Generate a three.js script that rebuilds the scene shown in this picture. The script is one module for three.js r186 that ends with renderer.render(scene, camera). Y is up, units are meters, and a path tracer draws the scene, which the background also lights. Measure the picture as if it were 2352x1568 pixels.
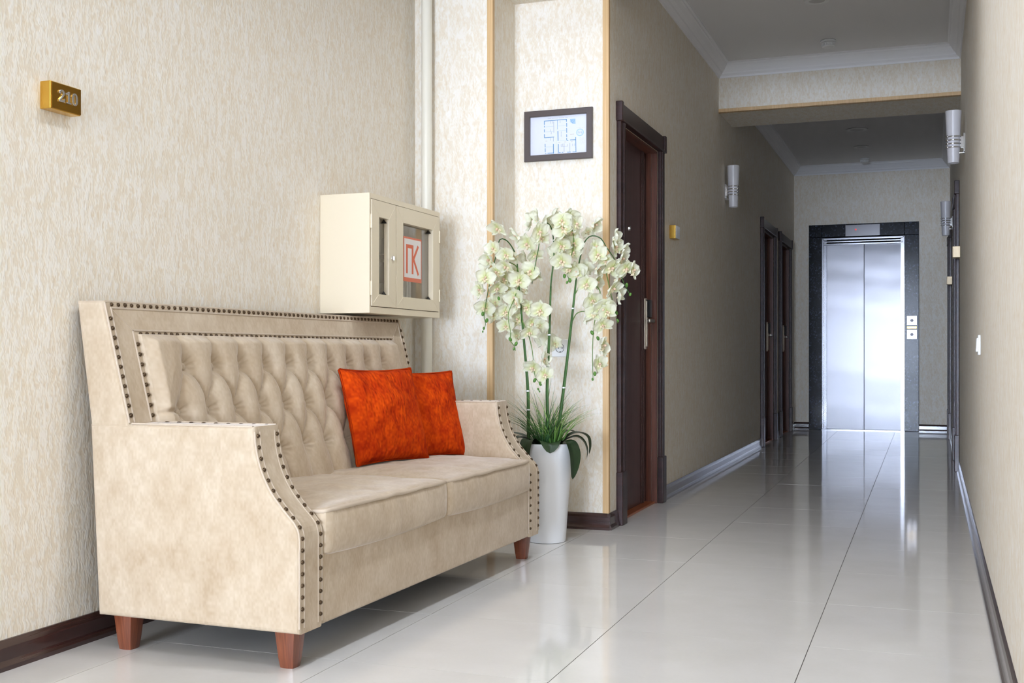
import * as THREE from 'three';
import { RoundedBoxGeometry } from 'three/addons/geometries/RoundedBoxGeometry.js';
import { mergeGeometries } from 'three/addons/utils/BufferGeometryUtils.js';
import { RectAreaLightUniformsLib } from 'three/addons/lights/RectAreaLightUniformsLib.js';

// ---------------------------------------------------------------- camera, daylight, exposure
// Axes: x to the right across the corridor, y up, -z along the corridor. D below means distance along the corridor (z = -D).
const scene = new THREE.Scene();
const camera = new THREE.PerspectiveCamera(2 * Math.atan(784 / 2625.5) * 180 / Math.PI, 1.5, 0.05, 100);
camera.position.set(0, 0.848, 0);
camera.rotation.y = 0.3516;
camera.setViewOffset(2352, 1568, 0, -29.2, 2352, 1568);
camera.updateProjectionMatrix();
const renderer = new THREE.WebGLRenderer();
renderer.toneMapping = THREE.LinearToneMapping;
renderer.toneMappingExposure = 1.14;
renderer.shadowMap.enabled = true;
const SKY = [0.85, 1.0, 1.27], SKY_POWER = 8;
scene.background = new THREE.Color().setRGB(...SKY);
scene.backgroundIntensity = SKY_POWER;
RectAreaLightUniformsLib.init();
const LAMP = [0.9, 0.97, 1.1], LAMP_POWER = 5.2;
function daylight(w, h, pos, turn, power) {          // daylight of the glazing, just outside the panes
  const l = new THREE.RectAreaLight(new THREE.Color().setRGB(...SKY), power, w, h);
  l.name = 'window_daylight'; l.position.set(...pos); l.rotation.y = turn; scene.add(l);
}
daylight(4.45, 3.25, [-1.525, 1.725, 13.3], 0, 48);

// ---------------------------------------------------------------- helpers
function rng(seed) { let a = seed >>> 0; return () => { a = (a + 0x6d2b79f5) | 0; let t = Math.imul(a ^ (a >>> 15), 1 | a); t = (t + Math.imul(t ^ (t >>> 7), 61 | t)) ^ t; return ((t ^ (t >>> 14)) >>> 0) / 4294967296; }; }
const R = rng(77), rr = (a, b) => a + (b - a) * R();
const lerp = (a, b, t) => a + (b - a) * t, clamp = (x, a = 0, b = 1) => Math.min(b, Math.max(a, x)), smooth = (a, b, x) => { const t = clamp((x - a) / (b - a)); return t * t * (3 - 2 * t); };
function noiseGrid(nx, ny, seed) {                   // tileable value noise with nx by ny cells
  const r = rng(seed), g = new Float32Array(nx * ny).map(() => r());
  return (u, v) => {
    const x = u * nx, y = v * ny, xi = Math.floor(x), yi = Math.floor(y); let fx = x - xi, fy = y - yi;
    fx = fx * fx * (3 - 2 * fx); fy = fy * fy * (3 - 2 * fy);
    const x0 = ((xi % nx) + nx) % nx, x1 = (x0 + 1) % nx, y0 = ((yi % ny) + ny) % ny, y1 = (y0 + 1) % ny;
    return lerp(lerp(g[y0 * nx + x0], g[y0 * nx + x1], fx), lerp(g[y1 * nx + x0], g[y1 * nx + x1], fx), fy);
  };
}
function makeTex(w, h, f, srgb = true) {             // f(u, v) gives [r, g, b] in 0..1
  const d = new Uint8Array(w * h * 4);
  for (let y = 0; y < h; y++) for (let x = 0; x < w; x++) { const c = f((x + 0.5) / w, (y + 0.5) / h), o = (y * w + x) * 4; d[o] = clamp(c[0]) * 255; d[o + 1] = clamp(c[1]) * 255; d[o + 2] = clamp(c[2]) * 255; d[o + 3] = 255; }
  const t = new THREE.DataTexture(d, w, h); t.wrapS = t.wrapT = THREE.RepeatWrapping; t.magFilter = THREE.LinearFilter; t.minFilter = THREE.LinearMipmapLinearFilter; t.generateMipmaps = true;
  if (srgb) t.colorSpace = THREE.SRGBColorSpace; t.needsUpdate = true; return t;
}
const rep = (t, sx, sy = sx) => { const c = t.clone(); c.repeat.set(sx, sy); c.needsUpdate = true; return c; };
const css = (r, g, b) => new THREE.Color(`rgb(${r},${g},${b})`);
const mix3 = (a, b, t) => [lerp(a[0], b[0], t), lerp(a[1], b[1], t), lerp(a[2], b[2], t)], rgb = (r, g, b) => [r / 255, g / 255, b / 255];
const mat = (o) => new THREE.MeshStandardMaterial(o), phys = (o) => new THREE.MeshPhysicalMaterial(o);

function boxUV(g) {                                  // uv in metres, each face by its main direction
  const p = g.attributes.position, n = g.attributes.normal, uv = new Float32Array(p.count * 2);
  for (let i = 0; i < p.count; i++) {
    const ax = Math.abs(n.getX(i)), ay = Math.abs(n.getY(i)), az = Math.abs(n.getZ(i));
    const a = ax > ay && ax > az ? [p.getZ(i), p.getY(i)] : ay > az ? [p.getX(i), p.getZ(i)] : [p.getX(i), p.getY(i)];
    uv.set(a, i * 2);
  }
  g.setAttribute('uv', new THREE.BufferAttribute(uv, 2)); return g;
}
const flip = (g) => { for (const k of Object.keys(g.attributes)) { const a = g.attributes[k], n = a.itemSize; for (let i = 0; i < a.count; i += 3) for (let c = 0; c < n; c++) { const t = a.array[(i + 1) * n + c]; a.array[(i + 1) * n + c] = a.array[(i + 2) * n + c]; a.array[(i + 2) * n + c] = t; } } g.computeVertexNormals(); return g; };
const plain = (g) => { const c = g.index ? g.toNonIndexed() : g; for (const k of Object.keys(c.attributes)) if (!['position', 'normal', 'uv'].includes(k)) c.deleteAttribute(k); return c; };
const merge = (list) => list.length === 1 ? list[0] : mergeGeometries(list.map(plain));
function bx(x0, x1, y0, y1, d0, d1, r = 0) {         // box from x0..x1, y0..y1 and corridor distance d0..d1
  const w = x1 - x0, h = y1 - y0, d = d1 - d0;
  const g = r > 0 ? new RoundedBoxGeometry(w, h, d, 2, Math.min(r, w / 2.05, h / 2.05, d / 2.05)) : new THREE.BoxGeometry(w, h, d);
  g.translate((x0 + x1) / 2, (y0 + y1) / 2, -(d0 + d1) / 2); return boxUV(g);
}
const cb = (w, h, d, x = 0, y = 0, z = 0, r = 0) => { const g = r > 0 ? new RoundedBoxGeometry(w, h, d, 2, r) : new THREE.BoxGeometry(w, h, d); g.translate(x, y, z); return boxUV(g); };
const cyl = (r0, r1, h, x, y, z, axis = 'y', seg = 24) => { const g = new THREE.CylinderGeometry(r0, r1, h, seg); if (axis === 'x') g.rotateZ(-Math.PI / 2); if (axis === 'z') g.rotateX(Math.PI / 2); g.translate(x, y, z); return g; };
const V = (x, y, z) => new THREE.Vector3(x, y, z);
const tube = (pts, r, seg = 24, rad = 6, closed = false) => new THREE.TubeGeometry(new THREE.CatmullRomCurve3(pts.map((p) => V(...p)), closed, 'catmullrom', 0.5), seg, r, rad, closed);
const lathe = (pts, seg = 40) => new THREE.LatheGeometry(pts.map(([x, y]) => new THREE.Vector2(x, y)), seg);

const used = {};
function numbered(name) { used[name] = (used[name] ?? -1) + 1; return used[name] ? `${name}_${String(used[name]).padStart(3, '0')}` : name; }
function obj(name, geos, material, parent = scene) {
  const m = new THREE.Mesh(Array.isArray(geos) ? merge(geos) : geos, material);
  m.name = parent === scene ? numbered(name) : name; m.castShadow = m.receiveShadow = true; parent.add(m); return m;
}
function tag(o, label, category, group) { o.userData.label = label; o.userData.category = category; if (group) o.userData.group = group; return o; }
function thing(name, label, category, pos = [0, 0, 0], turn = 0, group) {
  const g = new THREE.Group(); g.name = numbered(name); g.position.set(...pos); g.rotation.y = turn; scene.add(g); return tag(g, label, category, group);
}
function struct(name, geos, material) { const m = obj(name, geos, material); m.userData.kind = 'structure'; return m; }
function structGroup(name, pos = [0, 0, 0], turn = 0) { const g = new THREE.Group(); g.name = numbered(name); g.position.set(...pos); g.rotation.y = turn; g.userData.kind = 'structure'; scene.add(g); return g; }

// ---------------------------------------------------------------- materials
function wallTex(base, pale, fleck, kf) {
  const a = noiseGrid(58, 19, 1), b = noiseGrid(140, 50, 2), c = noiseGrid(320, 130, 3), l = noiseGrid(5, 4, 4), w = noiseGrid(40, 50, 5), f = noiseGrid(100, 34, 6), f2 = noiseGrid(84, 32, 7);
  const height = (u, v) => { const uu = u + 0.008 * (w(u, v) - 0.5); return clamp(0.26 * a(uu, v) + 0.38 * b(uu, v) + 0.36 * c(uu, v)); };
  const color = makeTex(1024, 1024, (u, v) => {
    const h = height(u, v), k = l(u, v); let q = mix3(base, pale, 0.6 * smooth(0.42, 0.7, h) + 0.35 * smooth(0.72, 0.95, f2(u, v)));
    return mix3(q, fleck, kf * (0.9 * smooth(0.52, 0.26, h) + 0.9 * smooth(0.74, 0.95, f(u, v)) + 0.2 * (k - 0.5)));
  });
  const bump = makeTex(1024, 1024, (u, v) => { const h = smooth(0.25, 0.75, height(u, v)); return [h, h, h]; }, false);
  return { color, bump };
}
const creamTex = wallTex(rgb(237, 227, 209), rgb(244, 239, 230), rgb(220, 199, 167), 0.32);
const wallpaper = mat({ map: creamTex.color, bumpMap: creamTex.bump, bumpScale: 0.0007, roughness: 0.75 });
const tilesTex = [0, 1, 2].map((k) => { const a = noiseGrid(3, 3, 11 + k), b = noiseGrid(9, 9, 21 + k), c = noiseGrid(60, 60, 31 + k); return makeTex(256, 256, (u, v) => { const t = 0.5 * a(u, v) + 0.35 * b(u, v) + 0.15 * c(u, v); return mix3(rgb(226, 222, 214), rgb(236, 232, 226), t); }); });
const tileMats = tilesTex.map((t) => phys({ map: t, roughness: 0.07, ior: 1.52, specularIntensity: 1.0 }));
const grout = mat({ color: css(96, 92, 86), roughness: 0.9 });
const slabMat = phys({ color: css(231, 229, 224), roughness: 0.35 });
const woodTex = (() => { const a = noiseGrid(3, 26, 41), b = noiseGrid(6, 120, 42), c = noiseGrid(12, 300, 43); return makeTex(256, 512, (u, v) => { const t = 0.45 * a(u, v) + 0.35 * b(u, v) + 0.2 * c(u, v); return mix3(rgb(44, 26, 24), rgb(76, 47, 43), t); }); })();
const woodV = (() => { const a = noiseGrid(26, 3, 44), b = noiseGrid(120, 6, 45), c = noiseGrid(300, 12, 46); return makeTex(512, 256, (u, v) => { const t = 0.45 * a(u, v) + 0.35 * b(u, v) + 0.2 * c(u, v); return mix3(rgb(62, 40, 39), rgb(92, 62, 59), t); }); })();
const casingWood = phys({ map: rep(woodTex, 2, 2), color: css(224, 212, 212), roughness: 0.36, clearcoat: 0.12, clearcoatRoughness: 0.2, specularIntensity: 0.6 });
const darkWood = phys({ map: rep(woodV, 2, 1), roughness: 0.36, clearcoat: 0.12, clearcoatRoughness: 0.2, specularIntensity: 0.7 });
const boardWood = phys({ map: rep(woodTex, 1, 2), roughness: 0.25, clearcoat: 0.6, clearcoatRoughness: 0.12 });
const jambWood = phys({ map: rep((() => { const b = noiseGrid(110, 5, 48); return makeTex(256, 128, (u, v) => mix3(rgb(84, 44, 32), rgb(118, 66, 46), b(u, v))); })(), 2, 1), roughness: 0.35, clearcoat: 0.3 });
const legWood = phys({ map: rep((() => { const b = noiseGrid(60, 5, 49), c = noiseGrid(200, 9, 50); return makeTex(256, 256, (u, v) => mix3(rgb(98, 48, 28), rgb(142, 78, 48), 0.6 * b(u, v) + 0.4 * c(u, v))); })(), 6, 4), roughness: 0.35, clearcoat: 0.4, clearcoatRoughness: 0.2 });
const oakStrip = mat({ map: rep((() => { const b = noiseGrid(80, 4, 52); return makeTex(128, 128, (u, v) => mix3(rgb(206, 168, 116), rgb(224, 188, 138), b(u, v))); })(), 3, 1), roughness: 0.5 });
const ceilingPaint = mat({ color: css(238, 236, 235), roughness: 0.85 });
const mouldingPaint = mat({ color: css(248, 247, 248), roughness: 0.6 });
const pipePaint = phys({ color: css(232, 226, 210), roughness: 0.35 });
const enamel = phys({ color: css(232, 218, 190), roughness: 0.42, clearcoat: 0.2, clearcoatRoughness: 0.3 });
const whitePlastic = phys({ color: css(240, 240, 238), roughness: 0.35 });
const darkGap = mat({ color: css(26, 24, 22), roughness: 0.9 });
const chrome = mat({ color: css(228, 228, 230), metalness: 1, roughness: 0.1 });
const satin = mat({ color: css(206, 200, 190), metalness: 1, roughness: 0.28 });
const brass = mat({ color: css(222, 178, 84), metalness: 1, roughness: 0.24 });
const paleBrass = mat({ color: css(226, 204, 168), metalness: 0.3, roughness: 0.45 });
const brassFace = mat({ color: css(158, 116, 40), metalness: 0.9, roughness: 0.2 });
const nailMetal = mat({ color: css(84, 66, 46), metalness: 0.7, roughness: 0.42 });
const blackPlastic = phys({ color: css(22, 22, 24), roughness: 0.3 });
const paneGlass = phys({ color: 0xffffff, transmission: 1, thickness: 0, roughness: 0.02, ior: 1.5 });
const opal = phys({ color: css(236, 232, 232), roughness: 0.32, transmission: 0.25, thickness: 0 });

const suedeTex = (() => {
  const a = noiseGrid(4, 4, 61), b = noiseGrid(13, 11, 62), c = noiseGrid(48, 30, 63), d = noiseGrid(170, 110, 64);
  const h = (u, v) => 0.2 * a(u, v) + 0.28 * b(u, v) + 0.27 * c(u, v) + 0.25 * d(u, v);
  return { color: makeTex(1024, 1024, (u, v) => { const t = clamp(0.5 + 1.25 * (h(u, v) - 0.5)); return mix3(rgb(180, 157, 128), rgb(213, 196, 172), t); }), bump: makeTex(512, 512, (u, v) => { const t = 0.5 * c(u, v) + 0.5 * d(u, v); return [t, t, t]; }, false) };
})();
const suede = phys({ map: suedeTex.color, bumpMap: suedeTex.bump, bumpScale: 0.0007, roughness: 0.9, sheen: 1, sheenRoughness: 0.6, sheenColor: css(255, 250, 246) });
const weltSuede = phys({ color: css(202, 184, 162), roughness: 0.85, sheen: 0.3, sheenRoughness: 0.5 });
const orangeTex = (() => { const a = noiseGrid(5, 5, 71), b = noiseGrid(16, 12, 72), c = noiseGrid(60, 40, 73); return makeTex(512, 512, (u, v) => { const t = clamp(0.5 + 1.3 * (0.3 * a(u, v) + 0.35 * b(u, v) + 0.35 * c(u, v) - 0.5)); return mix3(rgb(158, 34, 3), rgb(226, 84, 8), t); }); })();
const orangeBump = (() => { const a = noiseGrid(14, 5, 74), b = noiseGrid(50, 22, 75); return makeTex(512, 512, (u, v) => { const t = 0.6 * a(u + 0.1 * v, v) + 0.4 * b(u, v); return [t, t, t]; }, false); })();
const velvet = phys({ map: orangeTex, bumpMap: orangeBump, bumpScale: 0.009, roughness: 0.9, specularIntensity: 0.2 });

// ---------------------------------------------------------------- the room
const XL = -2.345, XC = -1.465, XR = 0.19, CEIL = 2.97, DP = 5.03, DR = 5.34, XP = -1.945;
// floor: a slab with single tiles laid on it, joints between
{
  const floor = struct('floor', [bx(-4.4, 2.4, -0.14, -0.0013, -13.2, 1.2), bx(-4.4, 0.45, -0.14, -0.0013, 1.2, 13.6)], grout);
  obj('floor_surround', [bx(-4.4, 2.3, -0.0012, -0.0004, -13.2, 0.95)], slabMat, floor);
  const S = 0.6, gap = 0.0024, x0 = -1.519, d0 = 2.818, turn = 0.004, cs = Math.cos(turn), sn = Math.sin(turn);
  const g = new THREE.BoxGeometry(S - gap, 0.012, S - gap * 0.6); { const p = g.attributes.position, uv = g.attributes.uv; for (let i = 0; i < p.count; i++) uv.setXY(i, p.getX(i) / S + 0.5, p.getZ(i) / S + 0.5); }
  for (let j = -3; j < 18; j++) for (let i = -2; i < 3; i++) {
    const cx = x0 + S * (i + 0.5), cd = d0 + S * (j + 0.5);
    if (cd > 5.9 && i < 0) continue;
    const t = obj('tile', g, tileMats[Math.floor(R() * 3)], floor);
    // joints run 0.004 rad off the walls
    t.position.set(cx * cs - cd * sn, -0.006 + rr(-0.0001, 0.0001), -(cx * sn + cd * cs));
    t.rotation.set(rr(-0.0004, 0.0004), turn + (R() < 0.5 ? Math.PI : 0), rr(-0.0004, 0.0004));
  }
}
struct('ceiling', [bx(-4.4, 2.4, CEIL, 4.06, 1.0, 1.2), bx(-4.4, 0.45, CEIL, CEIL + 0.16, 1.2, 13.6), bx(-4.4, 2.4, 3.9, 4.06, -13.2, 1.0)], ceilingPaint);
struct('wall_left', [bx(XL - 0.16, XL, 0, CEIL, 1.0, DP)], wallpaper);
struct('wall_pier', [bx(XL - 0.16, XP, 0, CEIL, DP, DR)], wallpaper);
// doors along the corridor: [near, far] of the openings
const LEFT_DOORS = [[5.585, 6.395], [10.66, 11.49], [11.97, 12.80]], RIGHT_DOORS = [[8.93, 9.76], [12.2, 13.03]], OPEN_TOP = 2.0;
{
  struct('wall_recess', [bx(XL - 0.16, XC - 0.004, 0, CEIL, DR, DR + 0.1)], wallpaper);
  const parts = [bx(XC - 0.004, XC, 0, CEIL, DR, DR + 0.1)]; let d = DR + 0.1;
  for (const [a, b] of LEFT_DOORS) { parts.push(bx(XL - 0.16, XC, 0, CEIL, d, a), bx(XL - 0.16, XC, OPEN_TOP, CEIL, a, b), bx(XL - 0.16, XC - 0.11, 0, OPEN_TOP, a, b)); d = b; }
  parts.push(bx(XL - 0.16, XC, 0, CEIL, d, 13.3)); struct('wall_corridor', parts, wallpaper);
}
{
  const parts = []; let d = 1.0;
  for (const [a, b] of RIGHT_DOORS) { parts.push(bx(XR, XR + 0.26, 0, CEIL, d, a), bx(XR, XR + 0.26, OPEN_TOP, CEIL, a, b), bx(XR + 0.11, XR + 0.26, 0, OPEN_TOP, a, b)); d = b; }
  parts.push(bx(XR, XR + 0.26, 0, CEIL, d, 13.3)); struct('wall_right', parts, wallpaper);
}
struct('wall_end', [bx(-4.4, -1.30, 0, CEIL, 13.3, 13.6), bx(-0.126, 0.45, 0, CEIL, 13.3, 13.6), bx(-1.30, -0.126, 2.303, CEIL, 13.3, 13.6), bx(-1.30, -0.126, 0, 2.303, 13.46, 13.6)], wallpaper);
{
  const parts = [bx(-4.4, XL - 0.16, 0, CEIL, 1.0, 1.2), bx(XR + 0.26, 2.4, 0, CEIL, 1.0, 1.2)];
  for (const [x0, x1] of [[-4.4, -4.2], [2.2, 2.4]]) parts.push(bx(x0, x1, 0, 3.9, -13.2, 1.0));
  struct('wall_lobby', parts, wallpaper);
}
// beams across the passage with oak edging
struct('beam_1', [bx(XL, XR, 2.585, CEIL, DP, 5.42)], wallpaper);
struct('beam_2', [bx(XC, XR, 2.625, CEIL, 8.4, 9.0)], wallpaper);
struct('trim_1', [bx(XP - 0.024, XP + 0.004, 0.08, 2.585, DP - 0.004, DP), bx(XP, XP + 0.004, 0.08, 2.585, DP, DP + 0.022)], oakStrip);
struct('trim_2', [bx(XC - 0.026, XC + 0.004, 0.08, 2.585, DR - 0.004, DR), bx(XC, XC + 0.004, 0.08, 2.585, DR, DR + 0.022)], oakStrip);
struct('trim_3', [bx(XC, XR, 2.618, 2.646, 8.395, 8.4), bx(XC, XR, 2.617, 2.621, 8.395, 8.42)], oakStrip);
// skirting boards: a moulded profile, out = away from the wall
function skirting(name, runs) {
  const prof = [[0, 0], [0.021, 0], [0.021, 0.012], [0.016, 0.02], [0.0135, 0.026], [0.0125, 0.06], [0.0085, 0.072], [0.004, 0.079], [0, 0.08]];
  const geos = runs.map(([ax, ad, bx_, bd]) => {
    const len = Math.hypot(bx_ - ax, bd - ad), s = new THREE.Shape(prof.map(([o, y]) => new THREE.Vector2(o, y)));
    const g = new THREE.ExtrudeGeometry(s, { depth: len, bevelEnabled: false });
    // extrusion runs along +z; turn it to run from a to b with the wall on its left
    const dirx = (bx_ - ax) / len, dirz = -(bd - ad) / len;
    g.applyMatrix4(new THREE.Matrix4().makeBasis(V(-dirz, 0, dirx), V(0, 1, 0), V(dirx, 0, dirz)).setPosition(ax, 0, -ad)); return boxUV(flip(g));
  });
  return struct(name, geos, boardWood);
}
const CW = 0.103; // casing reaches this far beyond an opening
skirting('baseboard_left', [[XL, 1.0, XL, DP]]);
skirting('baseboard_pier', [[XL, DP, XP + 0.02, DP], [XP, DP - 0.02, XP, DR]]);
skirting('baseboard_recess', [[XP, DR, XC + 0.012, DR], [XC, DR - 0.012, XC, LEFT_DOORS[0][0] - CW]]);
skirting('baseboard_corridor', [[XC, LEFT_DOORS[0][1] + CW, XC, LEFT_DOORS[1][0] - CW], [XC, LEFT_DOORS[1][1] + CW, XC, LEFT_DOORS[2][0] - CW], [XC, LEFT_DOORS[2][1] + CW, XC, 13.3]]);
skirting('baseboard_right', [[XR, RIGHT_DOORS[0][0] - CW, XR, 1.0], [XR, RIGHT_DOORS[1][0] - CW, XR, RIGHT_DOORS[0][1] + CW], [XR, 13.3, XR, RIGHT_DOORS[1][1] + CW]]);
skirting('baseboard_end', [[XC, 13.3, -1.30, 13.3], [-0.126, 13.3, XR, 13.3]]);
// ceiling mouldings round the two corridor bays
function crown(name, runs) {
  const prof = [[0, 0], [0.008, 0], [0.012, 0.012], [0.03, 0.024], [0.034, 0.034], [0.05, 0.05], [0.066, 0.074], [0.072, 0.078], [0.074, 0.09], [0.086, 0.094], [0.086, 0.1], [0, 0.1]];
  const geos = runs.map(([ax, ad, bx_, bd]) => {
    const len = Math.hypot(bx_ - ax, bd - ad), g = new THREE.ExtrudeGeometry(new THREE.Shape(prof.map(([o, y]) => new THREE.Vector2(o, y))), { depth: len, bevelEnabled: false });
    const dirx = (bx_ - ax) / len, dirz = -(bd - ad) / len;
    g.applyMatrix4(new THREE.Matrix4().makeBasis(V(-dirz, 0, dirx), V(0, 1, 0), V(dirx, 0, dirz)).setPosition(ax, CEIL - 0.1, -ad)); return boxUV(flip(g));
  });
  return struct(name, geos, mouldingPaint);
}
crown('trim_4', [[XC, 5.42, XC, 8.4]]); crown('trim_5', [[XC, 8.4, XR, 8.4]]); crown('trim_6', [[XR, 8.4, XR, 5.42]]);
crown('trim_7', [[XC, 9.0, XC, 13.3]]); crown('trim_8', [[XC, 13.3, XR, 13.3]]); crown('trim_9', [[XR, 13.3, XR, 9.0]]);

// glazed lobby front behind the camera
{
  const white = phys({ color: css(226, 226, 226), roughness: 0.4 });
  struct('wall_front', [bx(-4.4, 2.4, 3.35, 3.9, -13.2, -13.0), bx(-4.4, 2.4, 0, 0.1, -13.2, -13.0), bx(0.7, 2.4, 0.1, 3.35, -13.2, -13.0), bx(-4.4, -3.75, 0.1, 3.35, -13.2, -13.0)], wallpaper);
  const w = structGroup('window_1'), xs = [-3.75, -2.65, -1.55, -0.45, 0.65];
  obj('window_frame', [...xs.map((x) => bx(x, x + 0.05, 0.1, 3.35, -13.12, -13.05)), ...[0.1, 0.82, 1.5, 2.35, 3.3].map((y) => bx(-3.75, 0.7, y, y + 0.05, -13.119, -13.051))], white, w);
  for (let i = 0; i < 4; i++) obj('pane', bx(xs[i] + 0.05, xs[i + 1], 0.12, 3.33, -13.095, -13.085), paneGlass, w);
  for (const [y0, y1] of [[1.84, 2.24], [2.75, 3.1]]) obj('frosted_band', bx(-3.7, 0.65, y0, y1, -13.08, -13.074), phys({ color: css(205, 200, 204), transmission: 0.6, thickness: 0, roughness: 0.8 }), w);
  struct('trim_10', [bx(-3.75, 0.7, 3.55, 3.72, -13.0, -12.95)], mat({ color: css(40, 150, 70), roughness: 0.6 }));
  struct('ground', [bx(-14, 12, -0.3, -0.15, -28, -13.21)], mat({ color: css(150, 148, 144), roughness: 0.95 }));
}

// doors: built on a wall face; side +1 has the room on +x (left wall), -1 on -x (right wall)
let doorN = 0;
function door(x, side, [a, b], detailed) {
  const g = structGroup('door_' + (++doorN), [x, 0, -(a + b) / 2], side > 0 ? 0 : Math.PI);
  const w = b - a, hw = w / 2, hd = hw + 0.09, T = OPEN_TOP;    // local: +x out of the wall; local z spans the opening
  obj('door_leaf', [cb(0.045, T - 0.012, w, -0.085, T / 2 + 0.006, 0)], darkWood, g);
  const near = side > 0 ? 1 : -1;                               // local z of the end nearest the camera
  for (const z of [-1, 1]) {
    obj('casing', [cb(0.024, T + 0.012, 0.082, 0.012, (T + 0.012) / 2, z * (hw + 0.047), 0.005), cb(0.008, T + 0.01, 0.028, 0.026, (T + 0.01) / 2, z * (hw + 0.03), 0.003)], casingWood, g);
    obj('plinth_block', [cb(0.034, 0.265, 0.094, 0.017, 0.1325, z * (hw + 0.047), 0.005)], casingWood, g);
    obj('corner_block', [cb(0.034, 0.098, 0.036, 0.017, T + 0.052, z * (hw + 0.084), 0.004)], casingWood, g);
    obj('jamb', [cb(0.12, T, 0.012, -0.06, T / 2, z * (hw - 0.006)), cb(0.03, T, 0.02, -0.045, T / 2, z * (hw - 0.016))], jambWood, g);
  }
  obj('header', [cb(0.026, 0.088, w + 0.134, 0.013, T + 0.05, 0, 0.004), cb(0.036, 0.012, w + 0.17, 0.018, T + 0.007, 0, 0.004)], casingWood, g);
  obj('jamb', [cb(0.12, 0.012, w, -0.06, T - 0.006, 0)], jambWood, g);
  obj('threshold', [cb(0.09, 0.012, w, -0.055, 0.006, 0, 0.004)], mat({ color: css(190, 112, 66), metalness: 0.6, roughness: 0.35 }), g);
  const far = -near;
  obj('panel_moulding', [cb(0.008, T - 0.02, 0.012, -0.06, T / 2, far * (hw - 0.085), 0.003), cb(0.008, T - 0.02, 0.012, -0.06, T / 2, far * (hw - 0.125), 0.003), cb(0.006, T - 0.02, 0.01, -0.061, T / 2, near * (hw - 0.09), 0.002)], darkWood, g);
  obj('peephole', [cyl(0.013, 0.015, 0.008, -0.06, 1.525, 0, 'x'), cyl(0.007, 0.007, 0.01, -0.058, 1.525, 0, 'x')], chrome, g);
  const z = far * (hw - 0.065), lk = obj('lock_plate', [cb(0.016, 0.29, 0.05, -0.054, 1.02, z, 0.007), cb(0.008, 0.26, 0.026, -0.044, 1.02, z, 0.003)], satin, g);
  obj('card_reader', [cb(0.026, 0.1, 0.046, -0.034, 1.105, z + far * 0.012, 0.004)], blackPlastic, lk);
  obj('lever', [cyl(0.011, 0.013, 0.045, -0.028, 1.035, z, 'x'), cb(0.016, 0.022, 0.12, -0.008, 1.035, z - far * 0.045, 0.006)], satin, lk);
  return g;
}
for (const o of LEFT_DOORS) door(XC, 1, o); for (const o of RIGHT_DOORS) door(XR, -1, o);

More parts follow.
